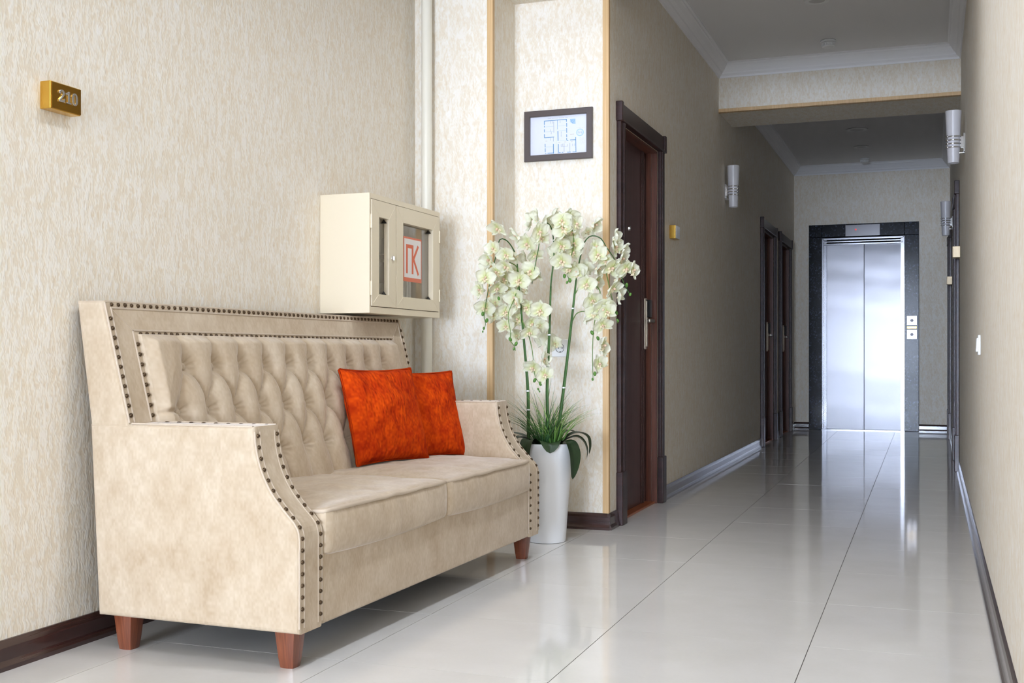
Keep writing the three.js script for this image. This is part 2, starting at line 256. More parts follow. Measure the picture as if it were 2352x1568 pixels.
// ---------------------------------------------------------------- lift
{
  const marble = phys({ map: (() => { const a = noiseGrid(40, 40, 81), b = noiseGrid(128, 128, 82), c = noiseGrid(6, 6, 83); const t = makeTex(512, 512, (u, v) => { const k = smooth(0.62, 0.84, 0.45 * a(u, v) + 0.55 * b(u, v) + 0.15 * (c(u, v) - 0.5)); return mix3(rgb(13, 14, 18), rgb(92, 104, 128), k); }); t.repeat.set(2, 2); return t; })(), roughness: 0.16, specularIntensity: 0.25 });
  const steel = phys({ color: css(122, 121, 124), metalness: 1, roughness: 0.3, anisotropy: 0.86 });
  const steelEdge = mat({ color: css(140, 140, 145), metalness: 1, roughness: 0.14 });
  const g = thing('elevator', 'brushed steel lift doors in a black marble surround at the corridor end', 'elevator', [0, 0, -13.3]);
  const slab = (x0, x1, y0, y1) => cb(x1 - x0 - 0.003, y1 - y0 - 0.003, 0.05, (x0 + x1) / 2, (y0 + y1) / 2, 0.005, 0.003);
  obj('marble_slab', slab(-1.30, -1.157, 0, 2.16), marble, g); obj('marble_slab', slab(-0.278, -0.126, 0, 2.16), marble, g);
  obj('marble_slab', slab(-1.30, -1.157, 2.16, 2.303), marble, g); obj('marble_slab', slab(-0.278, -0.126, 2.16, 2.303), marble, g); obj('marble_slab', slab(-1.157, -0.278, 2.16, 2.303), marble, g);
  obj('door_frame', [cb(0.014, 2.15, 0.09, -1.149, 1.075, -0.03), cb(0.03, 2.15, 0.03, -1.125, 1.075, -0.055), cb(0.014, 2.15, 0.09, -0.286, 1.075, -0.03), cb(0.022, 2.15, 0.03, -0.305, 1.075, -0.055),
    cb(0.88, 0.03, 0.07, -0.7175, 2.142, -0.02, 0.008), cb(0.88, 0.02, 0.05, -0.7175, 2.112, -0.035, 0.006), cb(0.86, 0.022, 0.04, -0.7175, 2.086, -0.05, 0.006)], steelEdge, g);
  function liftPanel(x, z, ph) {                     // sheet steel is never quite flat
    const p = new THREE.PlaneGeometry(0.399, 2.075, 24, 140), a = p.attributes.position;
    for (let i = 0; i < a.count; i++) { const u = a.getX(i), v = a.getY(i); a.setZ(i, 0.00034 * Math.sin(14 * v + ph + 0.35 * Math.sin(14 * u + ph)) + 0.0001 * Math.sin(31 * v + 1.7 * ph + 0.5 * Math.sin(17 * u))); }
    p.computeVertexNormals(); p.translate(x, 1.045, z + 0.015); return [p, cb(0.399, 2.075, 0.026, x, 1.045, z - 0.001)];
  }
  obj('door_panel', liftPanel(-0.9085, -0.075, 0.4), steel, g); obj('door_panel', liftPanel(-0.5025, -0.077, 2.1), steel, g);
  obj('sill', cb(0.88, 0.008, 0.14, -0.7175, 0.002, -0.02), steelEdge, g);
  obj('shaft_back', cb(0.9, 2.2, 0.02, -0.7175, 1.1, -0.12), darkGap, g);
  const dp = obj('display_panel', cb(0.37, 0.128, 0.012, -0.717, 2.226, 0.034, 0.003), mat({ color: css(84, 82, 82), metalness: 0.85, roughness: 0.18 }), g);
  obj('indicator', cyl(0.01, 0.01, 0.004, -0.79, 2.235, 0.041, 'z', 16), mat({ color: css(150, 30, 30), emissive: css(255, 60, 50), emissiveIntensity: 0.6, roughness: 0.4 }), dp);
  for (const y of [1.218, 1.064]) {
    const p = obj('call_button_plate', cb(0.108, 0.106, 0.014, -0.2, y, 0.034, 0.004), mat({ color: css(214, 210, 214), metalness: 0.5, roughness: 0.3 }), g);
    obj('call_button', [cyl(0.017, 0.018, 0.012, -0.2, y, 0.043, 'z'), cyl(0.009, 0.009, 0.014, -0.2, y, 0.044, 'z')], mat({ color: css(50, 48, 50), metalness: 0.8, roughness: 0.3 }), p);
  }
  obj('brass_plate', cb(0.1, 0.024, 0.008, -0.2, 1.141, 0.033, 0.002), brass, g);
}

// ---------------------------------------------------------------- sofa (local x forward, y up, z towards the camera)
{
  const g = thing('sofa', 'beige suede tufted two seat sofa with dark nailhead trim against the left wall', 'sofa', [-1.922, 0, -3.6], -0.021);
  const L = 0.935, AW = 0.125, ZI = L - AW;
  const ext = (pts, z0, z1, bev = 0.012) => { const s = new THREE.Shape(pts.map(([x, y]) => new THREE.Vector2(x, y))); const e = new THREE.ExtrudeGeometry(s, { depth: z1 - z0 - 2 * bev, bevelEnabled: true, bevelThickness: bev, bevelSize: bev, bevelOffset: -bev, bevelSegments: 3, curveSegments: 12 }); e.translate(0, 0, z0 + bev); return boxUV(e); };
  // the arm's front edge sweeps out from the arm top to the base
  const sweep = []; { const c = new THREE.CatmullRomCurve3([V(0.222, 0.652, 0), V(0.226, 0.6, 0), V(0.243, 0.535, 0), V(0.275, 0.475, 0), V(0.315, 0.428, 0), V(0.353, 0.388, 0), V(0.362, 0.365, 0), V(0.363, 0.3, 0), V(0.363, 0.1, 0)]); for (const p of c.getSpacedPoints(40)) sweep.push([p.x, p.y]); }
  const armProf = [[-0.305, 0.1], [-0.335, 0.648], ...sweep];
  for (const s of [1, -1]) obj('arm', ext(armProf, s > 0 ? ZI : -L, s > 0 ? L : -ZI), suede, g);
  obj('back', [ext([[-0.333, 0.638], [-0.385, 1.003], [-0.29, 1.003], [-0.1955, 0.638]], -L + 0.0015, L - 0.0015), ext([[-0.3, 0.1], [-0.335, 0.66], [-0.2, 0.66], [-0.13, 0.38], [-0.13, 0.1]], -ZI, ZI, 0.004)], suede, g);
  obj('front_rail', [cb(0.51, 0.2, 2 * ZI, 0.106, 0.202, 0, 0.008)], suede, g);
  const lining = obj('base_lining', cb(0.6, 0.012, 2 * ZI + 0.1, 0.02, 0.104, 0), darkGap, g);
  // inner back plane: origin at its top edge, t runs down along the slant
  const top = [-0.29, 1.003], dn = [0.091, -0.351], dl = Math.hypot(...dn), dir = [dn[0] / dl, dn[1] / dl], nrm = [-dir[1], dir[0]];
  const onBack = (t, z, out = 0) => [top[0] + dir[0] * t + nrm[0] * out, top[1] + dir[1] * t + nrm[1] * out, z];
  // tufted panel with diamond pleats between three rows of buttons
  const T0 = 0.098, TA = 0.2, TB = 0.342, TC = 0.493, T1 = 0.66, P = 0.143, ZA = 0.638, ZP = 0.815;
  const gfun = (t) => 0.35 * t + 0.65 * Math.sin(t * Math.PI / 2), sh = (x) => Math.abs(Math.sin(Math.PI * x));
  function puff(t, z) {
    const u = (ZA - z) / P, soft = (v, w) => Math.pow(clamp(v), w); let f, k = 0, lo = 0;
    if (t < TA) f = soft(sh(u), lerp(0.2, 0.45, smooth(T0, TA, t)));
    else if (t < TB) { k = gfun((t - TA) / (TB - TA)) / 2; lo = -k; f = soft(sh(u + k) * sh(u - k), 0.36); }
    else if (t < TC) { k = gfun((t - TB) / (TC - TB)) / 2; lo = -0.5 + k; f = soft(sh(u + 0.5 + k) * sh(u + 0.5 - k), 0.36); }
    else f = soft(sh(u), lerp(0.42, 0.25, smooth(TC, T1, t)));
    // past the outermost pleats the panel is one smooth roll, with a short crease out to the border
    const past = Math.max(lo - u, u - (9 - lo)); if (past > 0) f = soft(past / 0.55, 0.42) * (1 - 0.4 * Math.exp(-Math.pow((t - TB) / 0.007, 2)));
    let dip = 0; // pulled in round each button
    for (const [tr, off] of [[TA, 0], [TB, 0.5], [TC, 0]]) { const du = (u - off - Math.min(9, Math.max(off ? -1 : 0, Math.round(u - off)))) * P, dt = t - tr; dip = Math.max(dip, Math.exp(-(du * du + dt * dt * 0.7) / (2 * 0.017 * 0.017))); }
    let ray = 0; for (const [tr, off] of [[TA, 0], [TB, 0.5], [TC, 0]]) { const du = (u - off - Math.min(9, Math.max(off ? -1 : 0, Math.round(u - off)))) * P, dt = t - tr, q = Math.hypot(du, dt); ray += 0.0022 * Math.sin(Math.atan2(dt, du) * 9 + off * 5) * Math.exp(-Math.pow((q - 0.02) / 0.012, 2)); }
    const rim = smooth(0, 0.035, t - T0) * smooth(0, 0.04, ZP - Math.abs(z));
    return (0.006 + 0.034 * f * (1 - 0.6 * dip) - 0.016 * dip + ray) * (0.25 + 0.75 * rim) * smooth(-0.001, 0.004, t - T0 + 0.003);
  }
  {
    const nz = 460, nt = 170, pos = [], uv = [], idx = [];
    for (let j = 0; j <= nt; j++) for (let i = 0; i <= nz; i++) { const t = T0 + (T1 - T0) * j / nt, z = ZP - 2 * ZP * i / nz; let o = puff(t, z); if (i === 0 || i === nz || j === 0) o = -0.004; const p = onBack(t, z, o); pos.push(...p); uv.push(z, p[1]); }
    for (let j = 0; j < nt; j++) for (let i = 0; i < nz; i++) { const a = j * (nz + 1) + i, b = a + 1, c = a + nz + 1, d = c + 1; idx.push(a, c, b, b, c, d); }
    const t = new THREE.BufferGeometry(); t.setAttribute('position', new THREE.Float32BufferAttribute(pos, 3)); t.setAttribute('uv', new THREE.Float32BufferAttribute(uv, 2)); t.setIndex(idx); t.computeVertexNormals();
    const panel = obj('tufted_panel', t, suede, g);
    const bg = new THREE.SphereGeometry(0.012, 14, 8); bg.scale(1, 1, 0.5);
    for (const [tr, off, n] of [[TA, 0, 10], [TB, -0.5, 11], [TC, 0, 10]]) for (let k = 0; k < n; k++) { const z = ZA - P * (k + off), b = obj('button', bg, suede, panel); b.position.set(...onBack(tr, z, Math.max(0.001, puff(tr, z) - 0.002))); b.rotation.set(0, Math.PI / 2, 0); b.rotateX(-0.25); }
  }
  // welts and nailheads
  const nail = new THREE.SphereGeometry(0.0062, 10, 5, 0, Math.PI * 2, 0, Math.PI / 2);
  function nails(pts, spacing, n, host, start = 0.5) {
    const c = new THREE.CatmullRomCurve3(pts.map((p) => V(...p)), false, 'catmullrom', 0.02), len = c.getLength(), k = Math.round(len / spacing), nn = V(...n).normalize();
    for (let i = 0; i < k; i++) { const p = c.getPointAt((i + start) / k), m = obj('nailhead', nail, nailMetal, host); m.position.copy(p); m.quaternion.setFromUnitVectors(V(0, 1, 0), nn); m.scale.setScalar(rr(0.93, 1.07)); }
  }
  const welt = (pts, host, r = 0.0034, seg = 40) => obj('welt', new THREE.TubeGeometry(new THREE.CatmullRomCurve3(pts.map((p) => V(...p)), false, 'catmullrom', 0.02), seg, r, 6), weltSuede, host);
  const N = [nrm[0], nrm[1], 0];
  const B = 0.001;
  nails([onBack(0.012, L - 0.02, B), onBack(0.012, -L + 0.02, B)], 0.0285, N, g); welt([onBack(0.022, L - 0.03, 0), onBack(0.022, -L + 0.03, 0)], g); welt([onBack(0.003, L - 0.012, -0.002), onBack(0.003, -L + 0.012, -0.002)], g);
  for (const s of [1, -1]) {
    nails([onBack(0.04, s * (L - 0.018), B), onBack(0.355, s * (L - 0.018), B)], 0.0285, N, g); welt([onBack(0.02, s * (L - 0.029), 0), onBack(0.362, s * (L - 0.029), 0)], g); welt([onBack(0.006, s * (L - 0.008), 0), onBack(0.362, s * (L - 0.008), 0)], g);
    nails([onBack(0.115, s * (ZP + 0.008), B), onBack(0.36, s * (ZP + 0.008), B)], 0.03, N, g); welt([onBack(0.09, s * (ZP + 0.017), 0), onBack(0.362, s * (ZP + 0.017), 0)], g);
    welt([onBack(0.022, s * (L - 0.028), 0), onBack(0.088, s * (ZP + 0.016), 0)], g, 0.0016);
  }
  nails([onBack(0.098, ZP, B), onBack(0.098, -ZP, B)], 0.0285, N, g); welt([onBack(0.088, ZP + 0.016, 0), onBack(0.088, -ZP - 0.016, 0)], g);
  // arms: rows along both edges of the sweeping front
  for (const s of [1, -1]) for (const [zz, e] of [[L - 0.017, 1], [ZI + 0.015, -1]]) {
    const pts = sweep.filter(([, y]) => y < 0.645 && y > 0.105), len = []; let acc = 0; for (let i = 0; i < pts.length; i++) { if (i) acc += Math.hypot(pts[i][0] - pts[i - 1][0], pts[i][1] - pts[i - 1][1]); len.push(acc); }
    const n = 18; for (let k = 0; k < n; k++) {
      const q = acc * (k + 0.35) / n; let i = 1; while (i < pts.length - 1 && len[i] < q) i++; const f = (q - len[i - 1]) / (len[i] - len[i - 1]), x = lerp(pts[i - 1][0], pts[i][0], f), y = lerp(pts[i - 1][1], pts[i][1], f);
      const tx = pts[i][0] - pts[i - 1][0], ty = pts[i][1] - pts[i - 1][1], m = obj('nailhead', nail, nailMetal, g); m.position.set(x, y, s * zz); m.quaternion.setFromUnitVectors(V(0, 1, 0), V(-ty, tx, 0).normalize());
    }
    welt(pts.map(([x, y]) => [x - 0.001, y, s * (zz - e * 0.011)]), g, 0.003, 60); welt(pts.map(([x, y]) => [x - 0.002, y, s * (zz + e * 0.0105)]), g, 0.003, 60);
    for (let k = 0; k < 9; k++) { const m = obj('nailhead', nail, nailMetal, g); m.position.set(lerp(-0.15, 0.19, k / 8), 0.6505, s * zz); m.scale.y = 0.45; }
    welt([[-0.19, 0.651, s * (zz + e * 0.0105)], [0.215, 0.651, s * (zz + e * 0.0105)]], g, 0.003);
  }
  // seat cushions: soft boxes with a crowned top and a welt round the top edge
  function soft(w, h, d, r, shape) {
    const b = new THREE.BoxGeometry(w, h, d, 36, 12, 44), p = b.attributes.position;
    for (let i = 0; i < p.count; i++) {
      let v = V(p.getX(i), p.getY(i), p.getZ(i)); const q = V(clamp(v.x, -w / 2 + r, w / 2 - r), clamp(v.y, -h / 2 + r, h / 2 - r), clamp(v.z, -d / 2 + r, d / 2 - r)), e = v.clone().sub(q); if (e.length() > 0) v = q.add(e.normalize().multiplyScalar(r));
      const o = shape(v.x / (w / 2), v.y / (h / 2), v.z / (d / 2)); p.setXYZ(i, v.x + o[0], v.y + o[1], v.z + o[2]);
    }
    b.computeVertexNormals(); return boxUV(b);
  }
  const wob = noiseGrid(16, 16, 91);
  for (const s of [1, -1]) {
    const W = 0.56, H = 0.128, Dp = ZI - 0.002, cx = 0.092, cy = 0.354, cz = s * ZI / 2;
    const bend = (x, y, z) => { const crown = (1 - x * x * 0.9) * (1 - Math.pow(Math.abs(z), 4)); const up = y > 0 ? 0.022 * crown * y : 0; const frontBulge = x > 0.5 ? 0.012 * (1 - y * y) * (1 - Math.pow(Math.abs(z), 6)) * (x - 0.5) * 2 : 0; const sag = y < 0 && x > 0.6 ? -0.01 * (1 - z * z) : 0; const n = wob(x * 0.31 + 0.5 + s * 0.2, z * 0.4 + 0.5) - 0.5; return [frontBulge + (x > 0.9 ? 0.006 * n : 0), up + sag + 0.008 * n * (y > 0 ? 1 : 0.3), 0]; };
    const c = obj('seat_cushion', soft(W, H, Dp, 0.02, bend), suede, g); c.position.set(cx, cy, cz);
    const pts = []; for (let k = 0; k <= 40; k++) { const z = lerp(-0.985, 0.985, k / 40), edge = Math.pow(Math.abs(z), 14), x = 0.985 - edge * 0.05, o = bend(x, 0.8, z); pts.push([x * W / 2 + o[0] + 0.003, H / 2 - 0.006 + o[1], z * Dp / 2]); }
    for (const e of [1, -1]) { const side = []; for (let k = 1; k <= 10; k++) { const x = lerp(0.9, -0.6, k / 10), o = bend(x, 0.9, 0.97 * e); side.push([x * W / 2, H / 2 - 0.007 + o[1], 0.985 * e * Dp / 2]); } if (e > 0) pts.push(...side); else pts.unshift(...side.reverse()); }
    obj('piping', new THREE.TubeGeometry(new THREE.CatmullRomCurve3(pts.map((p) => V(...p)), false, 'catmullrom', 0.3), 150, 0.0062, 8), weltSuede, c);
  }
  const leg = (() => { const b = new THREE.BoxGeometry(1, 1, 1, 10, 4, 10), p = b.attributes.position; for (let i = 0; i < p.count; i++) { let x = p.getX(i), y = p.getY(i) + 0.5, z = p.getZ(i); const m = Math.max(Math.abs(x), Math.abs(z)), l = Math.hypot(x, z) || 1, k = lerp(1, m / l * 1.12, 0.42), w = lerp(0.045, 0.066, y) * (y < 0.01 ? 0.93 : 1); p.setXYZ(i, x * k * w, y * 0.106, z * k * w); } b.computeVertexNormals(); return boxUV(b); })();
  for (const [x, z] of [[0.305, 0.885], [0.305, -0.885], [-0.235, 0.885], [-0.235, -0.885]]) { const l = obj('leg', leg, legWood, g); l.position.set(x, 0, z); }
}

// ---------------------------------------------------------------- cushions
function pillowGeo(w, h, t, seed) {
  const n = 44, pos = [], uv = [], idx = [], nz = noiseGrid(7, 7, seed), n2 = noiseGrid(20, 9, seed + 1);
  for (const side of [1, -1]) for (let j = 0; j <= n; j++) for (let i = 0; i <= n; i++) {
    const u = i / n * 2 - 1, v = j / n * 2 - 1, e = (1 - u * u) * (1 - v * v), th = t * Math.pow(clamp(e), 0.42);
    const pinchU = 1 - 0.055 * (1 - v * v) * 1, pinchV = 1 - 0.055 * (1 - u * u);
    const a = nz((u + 1) / 2.2, (v + 1) / 2.2) - 0.5, b = n2((u + 1) / 2.2 + 0.2 * v, (v + 1) / 2.2) - 0.5, corner = Math.pow(Math.abs(u * v), 1.2);
    pos.push(u * w / 2 * (pinchU - (0.055 * (1 - v * v)) * 0 ), v * h / 2 * pinchV + 0.006 * a * (1 - e), side * (th * (1 + 0.25 * a) + 0.012 * b * Math.pow(e, 0.25) * (0.4 + corner)) * (e > 0 ? 1 : 0)); uv.push(i / n, j / n);
  }
  const q = (n + 1) * (n + 1);
  for (let s = 0; s < 2; s++) for (let j = 0; j < n; j++) for (let i = 0; i < n; i++) { const a = s * q + j * (n + 1) + i, b = a + 1, c = a + n + 1, d = c + 1; if (s === 0) idx.push(a, b, c, b, d, c); else idx.push(a, c, b, b, c, d); }
  const g = new THREE.BufferGeometry(); g.setAttribute('position', new THREE.Float32BufferAttribute(pos, 3)); g.setAttribute('uv', new THREE.Float32BufferAttribute(uv, 2)); g.setIndex(idx); g.computeVertexNormals(); return g;
}
function pillow(label, BL, e, up, seed) {            // BL: bottom corner nearest the camera; e: along the bottom edge; up: along the side (x, y, z)
  const E_ = V(...e), U_ = V(...up), w = E_.length(), h = U_.length(), ex = E_.clone().normalize(), uy0 = U_.clone().normalize(), n = ex.clone().cross(uy0).normalize(), uy = n.clone().cross(ex).normalize();
  const g = thing('throw_pillow', label, 'pillow'); const c = V(...BL).addScaledVector(E_, 0.5).addScaledVector(U_, 0.5);
  g.position.copy(c); g.quaternion.setFromRotationMatrix(new THREE.Matrix4().makeBasis(ex, uy, n)); g.userData.group = 'orange pillows on the sofa';
  obj('cover', pillowGeo(w, h, 0.062, seed), velvet, g);
  const pts = [], k = 18; for (let s = 0; s < 4; s++) for (let i = 0; i < k; i++) { const t = i / k * 2 - 1, q = 1 - 0.055 * (1 - t * t); const [a, b] = [[t, -q], [q, t], [-t, q], [-q, -t]][s]; pts.push([a * w / 2 * 1.004, b * h / 2 * 1.004, 0]); }
  obj('seam', tube(pts, 0.0042, 160, 6, true), velvet, g);
}
pillow('orange velvet throw pillow leaning in front, overlapping the other one', [-1.981, 0.438, -3.773], [0.114, 0, -0.381], [-0.1, 0.352, 0.006], 101);
pillow('orange velvet throw pillow behind, nearer the far arm of the sofa', [-2.0, 0.432, -4.075], [0.18, 0, -0.36], [-0.1, 0.342, -0.02], 131);

// ---------------------------------------------------------------- hydrant cabinet, pipe
{
  const x0 = XL, x1 = -2.12, d0 = 4.115, d1 = 4.815, y0 = 1.014, y1 = 1.498, t = 0.012;
  const g = thing('hydrant_cabinet', 'cream metal fire hydrant cabinet with two glazed doors above the sofa', 'cabinet', [x1, 0, -d0]);
  const W = d1 - d0, Dp = x1 - x0;                   // local: x out of the wall (front face at 0), z runs to -W
  const lb = (xa, xb, ya, yb, za, zb, r = 0) => bx(xa, xb, ya, yb, za, zb, r);
  obj('carcass', [lb(-Dp, 0, y0, y1, 0, t, 0.0015), lb(-Dp, 0, y0, y1, W - t, W, 0.0015), lb(-Dp, 0, y1 - t, y1, t, W - t), lb(-Dp, 0, y0, y0 + t, t, W - t), lb(-Dp, -Dp + 0.004, y0 + t, y1 - t, t, W - t), lb(-0.004, 0, y0 + t, y0 + 0.026, t, W - t), lb(-0.004, 0, y1 - 0.021, y1 - t, t, W - t)], enamel, g);
  obj('door_gap', lb(-0.03, -0.026, y0 + 0.01, y1 - 0.01, 0.01, 0.012), darkGap, g);
  function cabDoor(za, zb, wa, wb, wy0, wy1) {
    const ya = y0 + 0.0285, yb = y1 - 0.0235, th = 0.024;
    const d = obj('door', [lb(-th + 0.003, 0.003, ya, yb, za, wa, 0.002), lb(-th + 0.003, 0.003, ya, yb, wb, zb, 0.002), lb(-th + 0.003, 0.003, ya, wy0, wa - 0.001, wb + 0.001, 0), lb(-th + 0.003, 0.003, wy1, yb, wa - 0.001, wb + 0.001, 0)], enamel, g);
    const bead = []; for (const [p, q] of [[[za + 0.012, ya + 0.012], [wa, wy0]], [[zb - 0.012, ya + 0.012], [wb, wy0]], [[za + 0.012, yb - 0.012], [wa, wy1]], [[zb - 0.012, yb - 0.012], [wb, wy1]]]) bead.push(tube([[0.003, p[1], -p[0]], [0.003, q[1], -q[0]]], 0.0012, 2, 5));
    obj('mitre_bead', bead, enamel, d);
    obj('pane', lb(-0.022, -0.019, wy0 - 0.01, wy1 + 0.01, wa - 0.01, wb + 0.01), paneGlass, d);
    const clips = []; for (const y of [wy0, wy1]) { const s = new THREE.ConeGeometry(0.014, 0.018, 4); s.translate(-0.016, y === wy0 ? y + 0.008 : y - 0.008, -wb + 0.012); clips.push(s); } obj('corner_clip', clips, blackPlastic, d);
    return d;
  }
  const dn = cabDoor(0.016, 0.2385, 0.082, 0.172, 1.093, 1.408), dw = cabDoor(0.2445, 0.684, 0.309, 0.618, 1.093, 1.409);
  obj('lock', [cyl(0.011, 0.012, 0.008, 0.006, 1.249, -0.205, 'x'), cb(0.006, 0.016, 0.004, 0.011, 1.249, -0.205)], chrome, dn);
  for (const [y, z, o] of [[1.385, 0.012, dn], [1.115, 0.012, dn], [1.385, 0.688, dw], [1.115, 0.688, dw]]) obj('hinge', cyl(0.0045, 0.0045, 0.056, 0.003, y, -z), enamel, o);
  const hose = []; for (let k = 0; k < 7; k++) hose.push(lb(-0.16, -0.1, 1.05, 1.36 - 0.012 * (k % 3), 0.42 + k * 0.028, 0.442 + k * 0.028, 0.008));
  obj('fire_hose', hose, mat({ color: css(206, 202, 192), roughness: 0.85 }), g);
  obj('valve', [cyl(0.03, 0.03, 0.09, -0.13, 1.2, -0.34, 'y'), cyl(0.045, 0.045, 0.012, -0.13, 1.27, -0.34, 'y')], mat({ color: css(110, 96, 84), metalness: 0.4, roughness: 0.5 }), g);
  // printed sign stuck on the wide pane
  const c = document.createElement('canvas'); c.width = 256; c.height = 288; const k = c.getContext('2d');
  k.fillStyle = '#e0714f'; k.fillRect(0, 0, 256, 288); k.fillStyle = '#ece6e2'; k.fillRect(9, 12, 238, 250);
  k.strokeStyle = '#e0653f'; k.lineWidth = 24; k.lineJoin = 'miter'; k.beginPath(); k.moveTo(46, 236); k.lineTo(46, 60); k.lineTo(126, 60); k.lineTo(126, 236); k.stroke();
  k.lineWidth = 22; k.beginPath(); k.moveTo(208, 48); k.lineTo(140, 138); k.lineTo(210, 238); k.stroke();
  const tx = new THREE.CanvasTexture(c); tx.colorSpace = THREE.SRGBColorSpace;
  const sg = new THREE.BoxGeometry(0.184, 0.194, 0.002), su = sg.attributes.uv; for (let i = 0; i < su.count; i++) if (i < 16 || i > 19) su.setXY(i, 0.01, 0.01);
  const sm = obj('hydrant_sign', sg, phys({ map: tx, roughness: 0.35 }), dw); sm.position.set(-0.0175, 1.261, -0.444); sm.rotation.y = Math.PI / 2;
}
tag(obj('riser_pipe', [cyl(0.026, 0.026, CEIL, -2.262, CEIL / 2, -4.985, 'y', 32)], pipePaint), 'white vertical riser pipe in the corner behind the cabinet', 'pipe');

// ---------------------------------------------------------------- framed plan on the recess wall
{
  const c = document.createElement('canvas'); c.width = 720; c.height = 500; const k = c.getContext('2d');
  k.fillStyle = '#dfe2ee'; k.fillRect(0, 0, 720, 500);
  const X = (x) => (x - 190) / 1370 * 720, Y = (x, y) => (y - 350 + (x - 190) * 0.082) / 970 * 500, ln = (w, col, ...p) => { k.strokeStyle = col; k.lineWidth = w; k.beginPath(); for (let i = 0; i < p.length; i += 2) i ? k.lineTo(X(p[i]), Y(p[i], p[i + 1])) : k.moveTo(X(p[i]), Y(p[i], p[i + 1])); k.stroke(); };
  const blue = '#2f7fb4', pale = '#9fc0dc', grey = '#6d7f92';
  ln(8, blue, 535, 530, 535, 438, 1065, 390, 1065, 450); for (const [a, b] of [[555, 595], [640, 715], [760, 850]]) ln(8, blue, 537, a, 537, b); ln(8, blue, 530, 852, 770, 830);
  for (const [a, b] of [[480, 570], [605, 720], [760, 830], [850, 905]]) ln(8, blue, 1070, a, 1072, b); ln(8, blue, 1075, 908, 1110, 905); ln(8, blue, 1150, 897, 1280, 890); ln(8, blue, 1285, 825, 1290, 1185);
  ln(8, blue, 550, 1000, 553, 1090); ln(8, blue, 553, 1110, 555, 1210); ln(7, blue, 555, 1240, 580, 1238); ln(7, blue, 610, 1232, 750, 1224); ln(9, blue, 752, 1000, 755, 1240); ln(9, blue, 868, 1000, 868, 1230); ln(9, blue, 858, 680, 862, 925);
  ln(4, blue, 850, 410, 852, 640); ln(4, grey, 760, 450, 762, 720); ln(4, grey, 752, 840, 754, 940); for (const [a, b] of [[885, 1218], [950, 1210], [1080, 1200], [1210, 1190]]) ln(7, blue, a, b, a + (a > 1000 ? 90 : 40), b - 5);
  for (const y of [575, 703]) ln(2.5, pale, 560, y + 4, 750, y - 8); for (const y of [550, 668]) ln(2.5, pale, 870, y + 6, 1050, y - 8); ln(2.5, pale, 570, 1082, 745, 1070); ln(2.5, pale, 900, 920, 1080, 912); ln(4, grey, 1010, 985, 1010, 1195); ln(4, grey, 1145, 975, 1145, 1190);
  for (const [x, y] of [[685, 440], [725, 440], [915, 420], [690, 640], [700, 700], [940, 690], [940, 760], [685, 860], [940, 1000], [1080, 1000], [975, 990], [1260, 980], [1210, 985]]) ln(3, grey, x, y, x, y + 60);
  ln(2.5, grey, 940, 1065, 1080, 1052); ln(4, '#cfd9a8', 815, 520, 822, 1200);
  const r = rng(5); k.strokeStyle = '#8a8f9c'; k.lineWidth = 3; for (let i = 0; i < 26; i++) { const x = 620 + i * 19; if (r() > 0.15) ln(5, '#a0a4b0', x, 380 - (x - 620) * 0.085, x + 12, 379 - (x - 620) * 0.085); }
  for (let j = 0; j < 8; j++) for (let i = 0; i < 9; i++) if (r() > 0.35) ln(2, '#c2b7c0', 1380 + i * 14, 840 + j * 22, 1391 + i * 14, 839 + j * 22);
  for (let i = 0; i < 10; i++) if (r() > 0.2) ln(2.5, '#b7aebb', 1310 + i * 20, 596 - i, 1325 + i * 20, 595 - i);
  for (const [x, y] of [[1150, 760], [1200, 755], [560, 935], [870, 965], [1165, 940], [1010, 950]]) ln(4, '#b9a98a', x, y, x + 45, y - 3);
  k.strokeStyle = '#86bfe4'; k.lineWidth = 7; k.beginPath(); k.arc(X(1385), Y(1385, 708), 42, 0, 7); k.stroke(); k.lineWidth = 2; k.beginPath(); k.arc(X(1385), Y(1385, 708), 31, 0, 7); k.stroke(); for (const x of [1345, 1370, 1400, 1420]) ln(4, '#7f9fc4', x, 685, x + 8, 735);
  k.fillStyle = '#9cc0e2'; k.beginPath(); for (const [x, y] of [[1150, 380], [1275, 370], [1280, 500], [1215, 500], [1155, 455]]) k.lineTo(X(x), Y(x, y)); k.fill(); ln(3, '#5f93c6', 1160, 390, 1210, 480, 1270, 385); ln(3, '#5f93c6', 1170, 440, 1230, 395);
  const tx = new THREE.CanvasTexture(c); tx.colorSpace = THREE.SRGBColorSpace;
  const g = thing('picture_frame', 'dark framed blue floor plan hanging on the pale recess wall', 'picture frame', [-1.714, 1.921, -DR]), fm = phys({ color: css(74, 62, 58), roughness: 0.4, clearcoat: 0.2 });
  const w = 0.35, h = 0.248, b = 0.03, prof = () => { const s = new THREE.Shape(); s.moveTo(-w / 2, -h / 2); s.lineTo(w / 2, -h / 2); s.lineTo(w / 2, h / 2); s.lineTo(-w / 2, h / 2); s.closePath(); const o = new THREE.Path(); o.moveTo(-w / 2 + b, -h / 2 + b); o.lineTo(-w / 2 + b, h / 2 - b); o.lineTo(w / 2 - b, h / 2 - b); o.lineTo(w / 2 - b, -h / 2 + b); o.closePath(); s.holes.push(o); return s; };
  obj('frame', [boxUV(new THREE.ExtrudeGeometry(prof(), { depth: 0.014, bevelEnabled: true, bevelSize: 0.003, bevelOffset: -0.003, bevelThickness: 0.003, bevelSegments: 2 }).translate(0, 0, 0.003))], fm, g);
  const pg = new THREE.PlaneGeometry(w - 2 * b + 0.004, h - 2 * b + 0.004), pr = obj('floor_plan_print', [cb(w - 2 * b + 0.004, h - 2 * b + 0.004, 0.003, 0, 0, 0.004)], mat({ color: 0xdfe2ee }), g);
